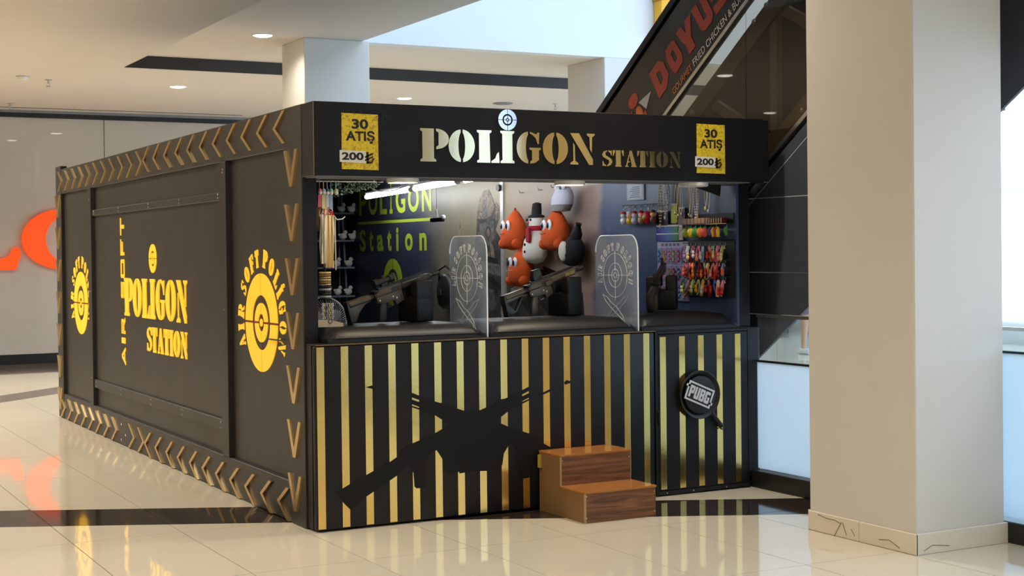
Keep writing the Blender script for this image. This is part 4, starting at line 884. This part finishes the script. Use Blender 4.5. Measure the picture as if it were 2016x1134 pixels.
MB().ball((2.92, 2.56, 1.865), .016, .010, .008).build('nose', mat('nose_orange', rgb(210, 130, 110), .8), sn)
gp_ = empty('plush_seal', (3.0, 2.09, 2.03), 'pale grey rounded plush with a small fin, uppermost on the wall', 'plush toy')
loft([(.03, -.10), (.10, -.09), (.125, -.04), (.125, .02), (.10, .07), (.06, .10), (.02, .115)], (2.985, 2.09, 2.04), lean=-.25).build('body', plg, gp_, 60)
loft([(.104, -.09), (.128, -.04), (.11, -.038)], (2.982, 2.09, 2.036), lean=-.25).build('belly', mat('plush_belly', rgb(140, 134, 134), .9), gp_, 60)
for q in (.05, -.06): MB().ball((2.95, 2.07 + q, 2.135), .02, .028, .026).build('ear', plg, gp_, 60)
MB().ball((2.93, 2.03, 2.13), .01, .016, .014).build('ear_patch', mat('ear_grey', rgb(90, 96, 96), .9), gp_, 60)
bp_ = empty('plush_black', (3.0, 1.93, 1.6), 'round black plush with a long ear and pale face patch', 'plush toy')
loft([(.03, -.135), (.10, -.115), (.135, -.05), (.13, .02), (.095, .07), (.05, .10)], (2.985, 1.93, 1.635), lean=-.1).build('body', plk, bp_, 60)
MB().tube([(2.98, 1.90, 1.70), (2.98, 1.86, 1.77), (2.98, 1.83, 1.84)], [.05, .045, .025], 10).build('ear', plk, bp_, 60)
MB().ball((2.92, 1.975, 1.62), .03, .066, .082, 14, 10).build('face_patch', mat('plush_face', rgb(206, 198, 184), .9), bp_, 60)
for q in (.0, .05): MB().ball((2.897, 1.975 + q, 1.63), .006, .012, .02).build('eye', plk, bp_, 60)
# wall hooks above the toys
for k, (y_, z_) in enumerate(((2.95, 2.13), (2.62, 2.14), (2.40, 2.15))): MB().tube([(3.10, y_, z_), (3.06, y_, z_), (3.055, y_, z_ + .02)], .004, 6).build('wall_hook', steel, kio)
MB().tube([(3.06, 3.36, 2.19), (3.10, 3.36, 2.19)], .03, 12).build('cable_clamp', gunblack, kio, 50)

# small figure hanging on a wire from the gallery ceiling
hg = empty('hanging_camera', (2.0, 2.38, 1.88), 'small black camera-like figure hanging on a thin wire in the gallery', 'ornament')
MB().tube([(2.0, 2.39, 2.44), (2.0, 2.39, 1.97)], .0015, 5).build('wire', gunblack, hg); MB().tube([(2.0, 2.39, 1.97), (2.0, 2.42, 1.90)], .003, 5).build('cord', white, hg); MB().tube([(2.0, 2.39, 1.97), (2.0, 2.36, 1.90)], .003, 5).build('cord', white, hg)
B(1.985, 2.015, 2.27, 2.49, 1.865, 1.90).bevel(.008, 2).xf(Matrix.Identity(4)).build('body', gunblack, hg, 50); MB().ball((2.0, 2.27, 1.9), .02).build('lens', white, hg, 60)

# ------------------------------------------------------------------ trinkets on the right wall
WXI = 3.10
def colm(n, c, rough=.45, **k): return mat('trinket_' + n, rgb(*c), rough, **k)
PAL = {'lilac': (176, 140, 200), 'silver': (190, 194, 210), 'maroon': (124, 36, 56), 'pink': (232, 120, 150), 'pale blue': (136, 160, 206), 'rust': (190, 70, 34), 'mint': (150, 206, 180), 'rose': (206, 96, 130), 'olive': (164, 154, 40),
       'red': (196, 30, 34), 'coral': (232, 96, 84), 'orange': (240, 120, 30), 'crimson': (160, 24, 44), 'grey': (150, 150, 156), 'yellow': (238, 196, 30), 'salmon': (244, 140, 130), 'scarlet': (214, 40, 40), 'teal': (30, 96, 120),
       'green': (50, 130, 44), 'brown': (110, 60, 50), 'lime': (150, 186, 40), 'cream': (222, 206, 150), 'gold': (220, 176, 50), 'blue': (90, 110, 190), 'white': (226, 224, 226), 'peach': (246, 186, 160), 'purple': (92, 60, 160), 'black': (24, 24, 26), 'dark red': (110, 20, 24), 'tan': (170, 130, 96)}
def cm(n): return colm(n.replace(' ', '_'), PAL[n])
KR = MB().torus((0, 0, -.012), .012, .0016, 'x', 14, 5).mesh('split_ring', 60)
KS = MB().prism([(-.012, 0), (.012, 0), (.019, -.055), (.018, -.118), (-.018, -.118), (-.019, -.055)], (.0, 0, -.022), *XS, .006).bevel(.0015, 1).mesh('strap', 50)
KL = MB().tube([(0, .003, -.024), (0, .018, -.06), (0, .016, -.11), (0, 0, -.128), (0, -.016, -.11), (0, -.018, -.06), (0, -.003, -.024)], .006, 6).mesh('loop_strap', 60)
KC = MB().ball((-.008, 0, -.076), .011, .014, .018).ball((-.008, 0, -.052), .010, .012, .012).ball((-.008, .009, -.040), .004).ball((-.008, -.009, -.040), .004).mesh('charm', 60)
KB = MB().lathe([(.004, -.024), (.004, -.034), (.0075, -.036), (.0075, -.044), (.003, -.046)], n=8).mesh('clasp', 50)
ORD = ['first', 'second', 'third', 'fourth', 'fifth', 'sixth', 'seventh', 'eighth', 'ninth', 'tenth']
ROWS = [('top', 1.668, ['lilac', 'silver', 'maroon', 'pink', 'pale blue', 'rust', 'mint', 'rose', 'olive']), ('middle', 1.548, ['coral', 'red', 'orange', 'crimson', 'grey', 'yellow', 'salmon', 'scarlet', 'teal']), ('bottom', 1.432, ['green', 'brown', 'lime', 'cream', 'gold', 'dark red', 'blue', 'peach', 'pink'])]
rack = empty('strap_rack', (3.07, .23, 1.4), 'black wire rack with three rods on the right gallery wall', 'rack')
B(3.091, 3.0993, -.05, .505, 1.29, 1.69).build('backing_panel', mat('rack_backing', rgb(16, 17, 22), .6), rack)
B(3.091, 3.0993, -.04, .50, 1.80, 1.87).build('backing_panel', MATS['rack_backing'], rack)
for rn, z, cols in ROWS:
    MB().tube([(3.045, .50, z), (3.045, -.035, z)], .003, 6).build('rod', gunblack, rack)
    for y in (.50, -.03): MB().tube([(3.10, y, z), (3.045, y, z)], .003, 6).build('arm', gunblack, rack)
    for k, cn in enumerate(cols):
        y = .472 - .0585 * k
        t = empty('keychain', (3.045, y, z), '%s strap keychain, %s from the left in the %s row of the trinket rack' % (cn, ORD[k], rn), 'keychain', 'strap keychains on the wall rack')
        o = put('split_ring', KR, steel); o.parent = t
        o = put('clasp', KB, steel); o.parent = t
        o = put('strap', KS if k % 3 else KL, cm(cn)); o.parent = t; o.rotation_euler = (random.choice((-1, 1, 1)) * random.uniform(.08, .42), 0, 0); o.location = (-.004, 0, 0)
        o = put('charm', KC, cm(random.choice(['white', 'pink', 'salmon', 'cream', 'red', cn, 'yellow']) if rn != 'middle' else random.choice(['red', 'coral', 'dark red', 'orange', cn]))); o.parent = t; o.location = (-.012, random.uniform(-.02, .02), -.025 + random.uniform(-.01, .01))
# figure keychains on a rod at upper left
rd = empty('wall_rod', (3.05, 1.05, 1.965), 'thin dark rod of figure keychains under the framed notice', 'rod')
MB().tube([(3.055, 1.31, 1.962), (3.055, .78, 1.962)], .003, 6).build('rod', gunblack, rd); MB().tube([(3.10, 1.0, 1.962), (3.055, 1.0, 1.962)], .003, 6).build('arm', gunblack, rd)
for k, (y, c1, c2, nm) in enumerate(((1.275, 'white', 'red', 'white figure keychain with a red cap'), (1.19, 'yellow', 'white', 'yellow figure keychain beside the white one'), (1.12, 'silver', 'red', 'grey-green figure keychain with a red scarf'), (1.03, 'tan', 'red', 'tan and red figure keychain mid-rod'), (.945, 'red', 'lime', 'round red face keychain on the wall rod'), (.87, 'brown', 'dark red', 'dark brown figure keychain at the rod end'))):
    t = empty('figure_keychain', (3.055, y, 1.962), nm, 'keychain', 'figure keychains on the rod')
    o = put('split_ring', KR, chrome); o.parent = t; o.scale = (1.3, 1.3, 1.3)
    MB().tube([(3.05, y, 1.94), (3.05, y, 1.905)], .0025, 6).build('chain', steel, t)
    MB().ball((3.042, y, 1.845), .022, .032, .030).build('body', cm(c1), t, 60)
    if nm.startswith('round'): MB().ball((3.036, y, 1.868), .03, .048, .046).build('head', cm(c1), t, 60); MB().ball((3.012, y, 1.862), .01, .02, .016).build('face', cm(c2), t, 60)
    else: MB().ball((3.042, y, 1.885), .02, .026, .024).build('head', cm('peach' if k % 2 else 'white'), t, 60); MB().ball((3.042, y, 1.905), .02, .026, .014).build('cap', cm(c2), t, 60)
# necklaces and beads
def necklace(y, z0, z1, w, c, label, beads=True):
    t = empty('necklace', (3.06, y, z0), label, 'necklace', 'necklaces on the right wall')
    n = 14; P = [(3.06, y + w * math.sin(math.pi * i / n) * (1 if 1 else 0), z0 + (z1 - z0) * i / n) for i in range(n + 1)]; Q = [(3.06, 2 * y - p[1], p[2]) for p in P]
    for S_ in (P, Q):
        if beads:
            mb = MB()
            for p in S_: mb.ball(p, .0075, n=8, m=6)
            mb.build('bead_string', c, t, 60)
        else: MB().tube(S_, .0022, 5).build('chain', c, t)
    MB().ball((3.055, y, z1 - .012), .007, .011, .016).build('pendant', c, t, 60)
gch = mat('gold_chain', (.75, .6, .3, 1), .3, 1.0)
for y, z1, w, c, l, b in ((.80, 1.81, .018, cm('cream'), 'cream bead necklace, leftmost on the right wall', True), (.735, 1.87, .012, cm('white'), 'white bead necklace second from the left', True), (.70, 1.95, .014, cm('silver'), 'silver bead necklace with short drop', True),
                          (.60, 1.90, .015, gch, 'gold chain necklace above the glitter packs', False), (.56, 1.88, .015, gch, 'second gold chain above the glitter packs', False), (.525, 1.89, .012, steel, 'silver chain above the glitter packs', False),
                          (.43, 1.88, .01, gch, 'thin gold chain left of the pearl strand', False), (.40, 1.87, .01, steel, 'thin silver chain left of the pearl strand', False), (.355, 1.85, .02, cm('white'), 'pearl strand hanging under the unlit lamp', True), (.335, 1.84, .012, gch, 'gold strand beside the pearls', False), (.235, 1.92, .014, gch, 'gold chain right of the pearl strand', False), (.20, 1.90, .014, steel, 'silver chain at the right of the necklaces', False)):
    necklace(y, 2.11, z1, w, c, l, b)
hr = empty('wall_rod', (3.06, .5, 2.11), 'dark hanging rod carrying the necklaces', 'rod'); MB().tube([(3.06, .84, 2.112), (3.06, .17, 2.112)], .003, 6).build('rod', gunblack, hr)
for y in (.8, .2): MB().tube([(3.10, y, 2.112), (3.06, y, 2.112)], .003, 6).build('arm', gunblack, hr)
# packs, boxes, cards
def card(name, y0, y1, z0, z1, m, label, cat, x=3.085, t=.008, group=None):
    e = empty(name, (x, (y0 + y1) / 2, z0), label, cat, group); B(x - t, x, min(y0, y1), max(y0, y1), z0, z1).bevel(.0015, 1).build('pack_body', m, e)
    B(x - t + .001, x - .001, min(y0, y1) + .004, max(y0, y1) - .004, z1, z1 + .012).build('hang_tab', tagw, e); return e
glit = mat('glitter_pack', rgb(190, 186, 60), .3, noise=.4, nscale=60)
card('hanging_pack', .61, .69, 1.815, 1.945, glit, 'yellow-green glitter pack in the middle of the trinkets', 'packet')
card('hanging_pack', .52, .60, 1.80, 1.915, mat('clear_pack', rgb(150, 140, 150), .2, noise=.6, nscale=70), 'clear pack of small silver parts beside the yellow pack', 'packet')
card('hanging_pack', .73, .87, 1.80, 1.90, mat('dark_pack', rgb(54, 46, 70), .3, noise=.6, nscale=50), 'dark patterned pack left of the yellow one', 'packet')
holo = mat('holo_card', rgb(80, 60, 160), .25); nt = holo.node_tree; N = nt.nodes; tc = N.new('ShaderNodeTexCoord'); sx = N.new('ShaderNodeSeparateXYZ'); mr = N.new('ShaderNodeMapRange'); mr.inputs[1].default_value = .90; mr.inputs[2].default_value = .58; cr = N.new('ShaderNodeValToRGB')
cr.color_ramp.elements[0].color = rgb(76, 46, 150); cr.color_ramp.elements[1].color = rgb(96, 170, 70); e = cr.color_ramp.elements.new(.55); e.color = rgb(110, 140, 210)
nt.links.new(tc.outputs['Object'], sx.inputs[0]); nt.links.new(sx.outputs[1], mr.inputs[0]); nt.links.new(mr.outputs[0], cr.inputs[0]); nt.links.new(cr.outputs[0], N['Principled BSDF'].inputs['Base Color'])
card('blister_card', .59, .885, 1.742, 1.792, holo, 'upper purple to green card above the packet board', 'card'); card('blister_card', .59, .885, 1.685, 1.735, holo, 'lower purple to green card just above the packet board', 'card')
card('hanging_pack', .545, .60, 1.69, 1.79, mat('candy_pack', rgb(210, 190, 196), .3, noise=.6, nscale=45), 'red and white candy-like pack right of the purple cards', 'packet')
bd = empty('packet_board', (3.09, .69, 1.25), 'white backing board for small toy packets on the right wall', 'board'); B(3.088, 3.0995, .495, .885, 1.25, 1.68).build('board', mat('board_lav', rgb(186, 180, 214), .5), bd)
for k in range(5): B(3.0872, 3.0881, .60 + .05 * k, .632 + .05 * k, 1.650, 1.668).build('print_block', mat('board_ink', rgb(90, 80, 140), .5), bd)
pk = ['blue', 'gold', 'pink', 'olive', 'red', 'teal']; POS = ['leftmost', 'second', 'third', 'fourth', 'fifth', 'rightmost']
for r_ in range(3):
    for c_ in range(6):
        y1 = .878 - .0635 * c_; z1 = 1.636 - .13 * r_
        e = empty('toy_packet', (3.08, y1 - .029, z1 - .12), '%s toy packet in the %s row of the white packet board' % (POS[c_] + ' ' + pk[(c_ + r_) % 6], ('upper', 'middle', 'lower')[r_]), 'packet', 'toy packets on the board')
        B(3.083, 3.087, y1 - .056, y1, z1 - .12, z1).build('pack_body', cm('lilac') if (c_ + r_) % 2 else cm('pale blue'), e)
        mb = MB()
        for q in range(5): mb.ball((3.08, y1 - .028 + .008 * (-1) ** q, z1 - .025 - .018 * q), .006, .012, .010, 8, 6)
        mb.build('contents', cm(pk[(c_ + r_) % 6]), e, 60)
for k in range(3):
    e = empty('gift_box', (3.05, .44 - .085 * k, 1.80), '%s small brown box on the trinket ledge' % ('left', 'middle', 'right')[k], 'box', 'brown boxes on the ledge')
    B(3.045, 3.085, .405 - .085 * k, .485 - .085 * k, 1.802, 1.842).bevel(.002, 1).build('box_body', cm('tan'), e); B(3.043, 3.087, .442 - .085 * k, .448 - .085 * k, 1.801, 1.8435).build('band', cm('brown'), e)
for k in range(7):
    e = empty('red_stripe_box', (3.05, .21 - .028 * k, 1.80), '%s thin red and cream box standing on the trinket ledge' % ORD[k], 'box', 'thin red boxes on the ledge'); B(3.045, 3.085, .197 - .028 * k, .221 - .028 * k, 1.802, 1.838).build('box_body', cm('dark red'), e); B(3.043, 3.0455, .203 - .028 * k, .210 - .028 * k, 1.803, 1.837).build('band', cm('cream'), e)
lg_ = empty('wall_ledge', (3.07, .23, 1.795), 'narrow dark ledge with hooks below the necklaces', 'shelf'); B(3.04, 3.099, -.03, .50, 1.794, 1.8015).build('board', gunblack, lg_); MB().tube([(3.035, .2, 1.797), (3.035, -.03, 1.797)], .003, 6).build('rod', cm('cream'), lg_)
# food-shaped charms
def foodcharm(y, c, shape, label):
    t = empty('food_charm', (3.05, y, 1.79), label, 'keychain', 'food keychains under the ledge'); MB().tube([(3.05, y, 1.792), (3.05, y, 1.775)], .002, 5).build('chain', steel, t)
    if shape == 'round': MB().ball((3.045, y, 1.742), .02, .034, .036).build('charm_body', cm(c), t, 60); MB().ball((3.045, y, 1.775), .012, .02, .006).build('leaf', cm('green'), t, 60)
    elif shape == 'long': MB().tube([(3.045, y - .004, 1.775), (3.04, y + .004, 1.75), (3.045, y - .003, 1.715)], [.010, .015, .010], 10).build('charm_body', cm(c), t, 60)
    else:
        for q, cc in ((.026, 'yellow'), (0, 'rust'), (-.026, 'yellow')): MB().tube([(3.045, y + q, 1.775), (3.04, y + q * 1.2, 1.75), (3.045, y + q, 1.708)], [.008, .015, .012], 10).build('charm_body', cm(cc), t, 60)
for y, c, s_, l in ((.46, 'lime', 'round', 'lime green fruit keychain, leftmost under the ledge'), (.40, 'yellow', 'round', 'yellow and green fruit keychain under the ledge'), (.345, 'green', 'round', 'green fruit keychain under the ledge'), (.285, 'orange', 'round', 'orange fruit keychain beside the strawberry'), (.23, 'coral', 'round', 'large coral strawberry keychain under the ledge'), (.165, 'purple', 'long', 'purple aubergine keychain under the ledge'), (.10, 'yellow', 'dog', 'hot dog keychain in yellow and rust'), (-.02, 'green', 'long', 'green cucumber keychain at the right end of the ledge')): foodcharm(y, c, s_, l)
nf = empty('framed_notice', (3.095, 1.175, 2.0), 'small framed paper notice near the top of the right wall', 'notice'); B(3.088, 3.0995, 1.06, 1.295, 2.0, 2.128).build('frame', mat('frame_grey', rgb(150, 156, 172), .5), nf); B(3.0865, 3.089, 1.075, 1.28, 2.01, 2.118).build('paper', mat('notice_paper', rgb(176, 184, 200), .6), nf)
for k in range(6): B(3.0855, 3.0868, 1.11 + .01 * (k % 2), 1.25 - .02 * (k % 3), 2.022 + .015 * k, 2.027 + .015 * k).build('print_line', mat('notice_ink', rgb(50, 54, 70), .6), nf)
bk = empty('black_cloth', (2.9, -.02, 2.0), 'dark hanging cloth corner below the right end of the sign', 'cloth')
mb = MB().prism([(2.72, 2.065), (3.06, 2.065), (3.05, 1.985), (2.95, 2.015), (2.84, 2.045)], (0, .06, 0), *XF, .006); mb.build('cloth', gunblack, bk)

# ------------------------------------------------------------------ goods hanging at the left post
lr = empty('left_hanging_rail', (.22, .25, 2.06), 'short metal rail under the left end of the sign', 'rail'); MB().tube([(.10, .25, 2.062), (.62, .25, 2.062)], .005, 8).build('rod', steel, lr)
for x in (.14, .58): MB().tube([(x, .25, 2.062), (x, .1, 2.066)], .004, 6).build('arm', steel, lr)
for k, (x, c1, c2, l) in enumerate(((.197, 'pink', 'rose', 'pink doll keychain, nearest the left post'), (.222, 'silver', 'cream', 'pale grey doll keychain second from the left post'), (.246, 'teal', 'silver', 'teal doll keychain third from the left post'), (.270, 'mint', 'pale blue', 'mint doll keychain fourth from the left post'), (.302, 'cream', 'mint', 'cream round doll keychain fifth from the left post'))):
    t = empty('doll_keychain', (x, .24, 2.06), l, 'keychain', 'doll keychains at the left post'); MB().tube([(x, .24, 2.06), (x, .24, 2.015)], .003, 6).build('strap', cm(c2), t)
    MB().ball((x, .235, 1.998), .014, .012, .020).build('head', cm(c1), t, 60)
    if k < 4: B(x - .012, x + .010, .236, .240, 1.905 - .01 * (k % 2), 1.980).build('card', cm(c2), t)
    MB().ball((x, .228, 1.99), .012, .008, .012).build('face', cm('white'), t, 60)
def cloth(name, x0, x1, z0, z1, m, label, amp=.012, y=.25, waves=3.0):
    n = 18; mb = MB(); f = []
    for s_ in (0, .004):
        f.append([[mb.bm.verts.new((x0 + (x1 - x0) * i / n * (1 - .12 * j / 6 * 0) + .004 * math.sin(j * 1.3 + i), y + s_ + amp * math.sin(waves * 2 * math.pi * i / n + .3 * j) * (.4 + .6 * j / 6), z1 + (z0 - z1) * j / 6)) for i in range(n + 1)] for j in range(7)])
    for a, g in enumerate(f):
        for j in range(6):
            for i in range(n): mb.bm.faces.new((g[j][i], g[j][i + 1], g[j + 1][i + 1], g[j + 1][i]))
    for j in range(6):
        for i in (0, n): mb.bm.faces.new((f[0][j][i], f[0][j + 1][i], f[1][j + 1][i], f[1][j][i]))
    for i in range(n):
        for j in (0, 6): mb.bm.faces.new((f[0][j][i], f[0][j][i + 1], f[1][j][i + 1], f[1][j][i]))
    c = empty(name, ((x0 + x1) / 2, y, z0), label, 'cloth'); mb.build('fabric', m, c, 60)
    MB().torus(((x0 + x1) / 2, y, z1 + .006), .008, .002, 'y').build('hook_ring', steel, c)
cream_c = mat('cream_fabric', rgb(232, 212, 168), .85, noise=.08, nscale=20)
cloth('hair_extension', .196, .232, 1.56, 1.86, mat('white_fabric', rgb(222, 214, 206), .85), 'white hanging fabric strand beside the left post', .008, .235, 2)
cloth('hair_extension', .222, .290, 1.535, 1.855, cream_c, 'cream pleated fabric hanging by the left post', .012, .245)
cloth('ribbon', .262, .298, 1.74, 1.88, cm('red'), 'red ribbon behind the cream fabric', .006, .27, 1.5); cloth('ribbon', .19, .215, 1.76, 1.93, cm('tan'), 'tan patterned ribbon nearest the left post', .006, .265, 1.5); cloth('ribbon', .225, .262, 1.83, 1.93, cm('peach'), 'peach ribbon above the cream fabric', .006, .262, 1.5)
for k in range(12):
    z = 1.505 - .0145 * k; low = k >= 6
    c = [cm('cream'), cm('tan'), gch][k % 3] if not low else [gunblack, cm('silver'), gunblack][k % 3]
    e = empty('bracelet', (.225, .25, z), '%s %s bead bracelet on the stack by the left post' % ((ORD + ['eleventh', 'lowest'])[k], 'dark' if low else 'pale'), 'bracelet', 'bracelet stack')
    mb = MB()
    for q in range(22): mb.ball((.228 + .032 * math.cos(q * 2 * math.pi / 22), .25 + .032 * math.sin(q * 2 * math.pi / 22), z), .0062, n=6, m=5)
    mb.build('beads', c, e, 60)
MB().tube([(.228, .25, 1.54), (.228, .25, 1.19)], .008, 8).build('bracelet_post', gunblack, tag(empty('bracelet_stand', (.228, .25, 1.18), 'dark upright stand carrying the bracelets', 'stand')), 50)
for k in range(7):
    x = .196 + .011 * k; e = empty('shell_necklace', (x, .235, 1.21), '%s strand of small pale shells below the bracelets' % ORD[k], 'necklace', 'shell strands'); mb = MB()
    for q in range(11): mb.ball((x + .003 * math.sin(q * 2 + k), .215 + .01 * math.sin(k), 1.315 - .011 * q), .006, .006, .0065, 6, 5)
    mb.build('shells', [cm('silver'), cm('cream'), steel][k % 3], e, 60)
e = empty('price_card', (.23, .18, 1.18), 'cream price card lying on the cushion by the left post', 'card'); MB().prism([(.10, 0), (.285, 0), (.28, .022), (.20, .04), (.10, .045)], (0, .10, 1.182), *XF, .003).build('sheet', mat('cream_card', rgb(222, 206, 180), .6), e); MB().torus((.20, .095, 1.215), .012, .002, 'y').build('ring', rubber, e)
gr_l = mat('garland_leaf', rgb(70, 100, 80), .5, noise=.4, nscale=30); gr_w = mat('garland_frost', rgb(170, 196, 186), .5)
for nm, m, sd in (('green leaf garland', gr_l, 3), ('frosted pale leaf garland', gr_w, 5)):
    rg = random.Random(sd); mb = MB()
    for k in range(240):
        u = rg.random(); c = Vector((.29 + .30 * u + rg.uniform(-.01, .01), .28 + rg.uniform(-.04, .05), 2.06 - (.075 * (1 - u) + .02) * rg.random()))
        a = Vector((rg.uniform(-1, 1), rg.uniform(-1, 1), rg.uniform(-1, .4))).normalized() * rg.uniform(.010, .018); b = a.cross(Vector((rg.uniform(-1, 1), rg.uniform(-1, 1), rg.uniform(-1, 1)))).normalized() * .005
        v = [mb.bm.verts.new(p) for p in (c, c + a * .5 + b, c + a, c + a * .5 - b, c + a * .5 + a.cross(b).normalized() * .002)]
        mb.bm.faces.new((v[0], v[1], v[4])); mb.bm.faces.new((v[1], v[2], v[4])); mb.bm.faces.new((v[2], v[3], v[4])); mb.bm.faces.new((v[3], v[0], v[4])); mb.bm.faces.new((v[3], v[2], v[1], v[0]))
    tag(mb.build('leaf_garland', m), nm + ' hanging under the left end of the sign', 'garland', kind='stuff')
wc = empty('white_cable', (.33, .3, 1.5), 'white power cable drooping from the ceiling on the left', 'cable')
MB().tube([(.62, .5, 2.06), (.68, .55, 2.03), (.75, .6, 2.02), (.86, .62, 2.03), (.95, .62, 2.06)], .004, 6).build('ceiling_run', white, wc, 60); MB().tube([(.30, .32, 1.92), (.315, .32, 1.86), (.34, .32, 1.83), (.38, .33, 1.835), (.40, .34, 1.85)], .004, 6).build('loop', white, wc, 60); MB().tube([(.326, .32, 1.845), (.328, .32, 1.52)], .0035, 6).build('drop', white, wc, 60)
# desk fan
fx, fy, fz = .60, 1.25, 1.16
fn = empty('pedestal_fan', (fx, fy, 0), 'white pedestal fan behind the left end of the counter', 'fan')
fwm = mat('fan_white', rgb(206, 212, 224), .4)
MB().torus((fx, fy, fz), .165, .006, 'y', 40).build('guard_rim', fwm, fn, 60)
mb = MB()
for k in range(64):
    a = k * 2 * math.pi / 64; mb.tube([(fx + .03 * math.cos(a), fy - .05, fz + .03 * math.sin(a)), (fx + .12 * math.cos(a), fy - .045, fz + .12 * math.sin(a)), (fx + .165 * math.cos(a), fy, fz + .165 * math.sin(a))], .0016, 4)
mb.build('guard_wires', fwm, fn)
for k in range(3):
    a = R(20 + 120 * k); mb = MB().prism(arc(.075, .01, .06, .042, 0, 345, 16), (0, 0, 0), (1, 0, 0), (0, 0, 1), .004); mb.xf(Matrix.Translation((fx, fy, fz)) @ Matrix.Rotation(-a, 4, 'Y') @ Matrix.Rotation(R(18), 4, 'X')).build('blade', mat('blade_blue', rgb(150, 166, 190), .3), fn)
MB().lathe([(.03, -.055), (.035, -.04), (.03, .02), (.055, .04), (.05, .12), (.02, .14)], (fx, fy, fz), 'y').build('motor', fwm, fn, 50)
MB().tube([(fx, fy + .09, fz - .05), (fx, fy + .09, .04)], .014, 10).build('pole', fwm, fn, 50); MB().lathe([(.17, .0), (.17, .02), (.03, .045)], (fx, fy + .09, 0.002)).build('base', fwm, fn, 50)
# black bag hanging behind the left shield
bg = empty('black_holster', (3.02, 4.35, 1.2), 'black strapped holster hanging on the gallery wall behind the left shield', 'bag')
loft([(.06, -.16), (.13, -.12), (.16, -.02), (.14, .08), (.10, .14), (.06, .17)], (3.03, 4.38, 1.25), depth=.4).build('pouch', gunblack, bg, 60); MB().tube([(2.99, 4.44, 1.36), (2.97, 4.40, 1.46), (2.99, 4.30, 1.50), (3.05, 4.26, 1.44)], .012, 8).build('strap', gunblack, bg, 60); B(2.955, 2.965, 4.34, 4.42, 1.22, 1.28).build('buckle', steel, bg)

# ------------------------------------------------------------------ person far behind the column
def person():
    px, py = 11.75, 9.6
    p = empty('person', (px, py, 0), 'person in a patterned knee-length outfit and white shoes, far behind the column', 'person')
    skin = mat('skin', rgb(196, 150, 122), .6); clo = mat('patterned_cloth', rgb(96, 102, 120), .8, noise=.7, nscale=14)
    J = {'pel': (0, 0, .92), 'spi': (0, 0, 1.12), 'che': (0, .0, 1.32), 'nek': (0, 0, 1.47), 'hd1': (0, -.01, 1.56), 'hd2': (0, -.01, 1.68), 'lh': (-.09, 0, .88), 'lk': (-.10, -.02, .48), 'la': (-.10, .02, .09), 'lt': (-.11, -.13, .03), 'rh': (.09, 0, .88), 'rk': (.10, -.04, .48), 'ra': (.11, .03, .09), 'rt': (.12, -.12, .03),
         'ls': (-.17, 0, 1.38), 'le': (-.22, .02, 1.10), 'lw': (-.22, -.08, .86), 'rs': (.17, 0, 1.38), 're': (.22, .02, 1.10), 'rw': (.22, -.08, .86), 'lf': (-.215, -.11, .77), 'rf': (.215, -.11, .77)}
    rad = {'pel': .14, 'spi': .12, 'che': .14, 'nek': .055, 'hd1': .075, 'hd2': .085, 'lh': .09, 'rh': .09, 'lk': .058, 'rk': .058, 'la': .036, 'ra': .036, 'lt': .03, 'rt': .03, 'ls': .055, 'rs': .055, 'le': .042, 're': .042, 'lw': .03, 'rw': .03, 'lf': .028, 'rf': .028}
    E_ = [('pel', 'spi'), ('spi', 'che'), ('che', 'nek'), ('nek', 'hd1'), ('hd1', 'hd2'), ('pel', 'lh'), ('lh', 'lk'), ('lk', 'la'), ('la', 'lt'), ('pel', 'rh'), ('rh', 'rk'), ('rk', 'ra'), ('ra', 'rt'), ('che', 'ls'), ('ls', 'le'), ('le', 'lw'), ('lw', 'lf'), ('che', 'rs'), ('rs', 're'), ('re', 'rw'), ('rw', 'rf')]
    ks = list(J); me = bpy.data.meshes.new('body'); me.from_pydata([(px + J[k][0], py + J[k][1], J[k][2]) for k in ks], [(ks.index(a), ks.index(b)) for a, b in E_], [])
    o = bpy.data.objects.new('body', me); COL.objects.link(o); o.modifiers.new('skin', 'SKIN'); o.modifiers.new('sub', 'SUBSURF').render_levels = 2
    for i, k in enumerate(ks): me.skin_vertices[0].data[i].radius = (rad[k], rad[k]); me.skin_vertices[0].data[i].use_root = k == 'pel'
    me.materials.append(skin); setpar(o, p)
    loft([(.20, .62), (.19, .8), (.165, .95), (.145, 1.12), (.175, 1.30), (.18, 1.40), (.08, 1.47)], (px, py, 0), depth=.75).xf(Matrix.Translation((px, py, 0)) @ Matrix.Rotation(R(90), 4, 'Z') @ Matrix.Translation((-px, -py, 0))).build('outfit', clo, p, 60)
    MB().ball((px, py + .02, 1.70), .098, .105, .10).build('hair', mat('dark_hair', rgb(40, 30, 26), .7), p, 60)
    MB().ball((px, py - .10, 1.62), .012, .02, .018).build('nose', skin, p, 60)
    for s_ in (-1, 1): MB().ball((px + s_ * .03, py - .085, 1.65), .010, .006, .007).build('eye', eyeb, p, 60)
    for s_ in (-.11, .115): B(px + s_ - .05, px + s_ + .05, py - .18, py + .09, .0, .09).bevel(.025, 2).build('shoe', white, p, 60)
person()
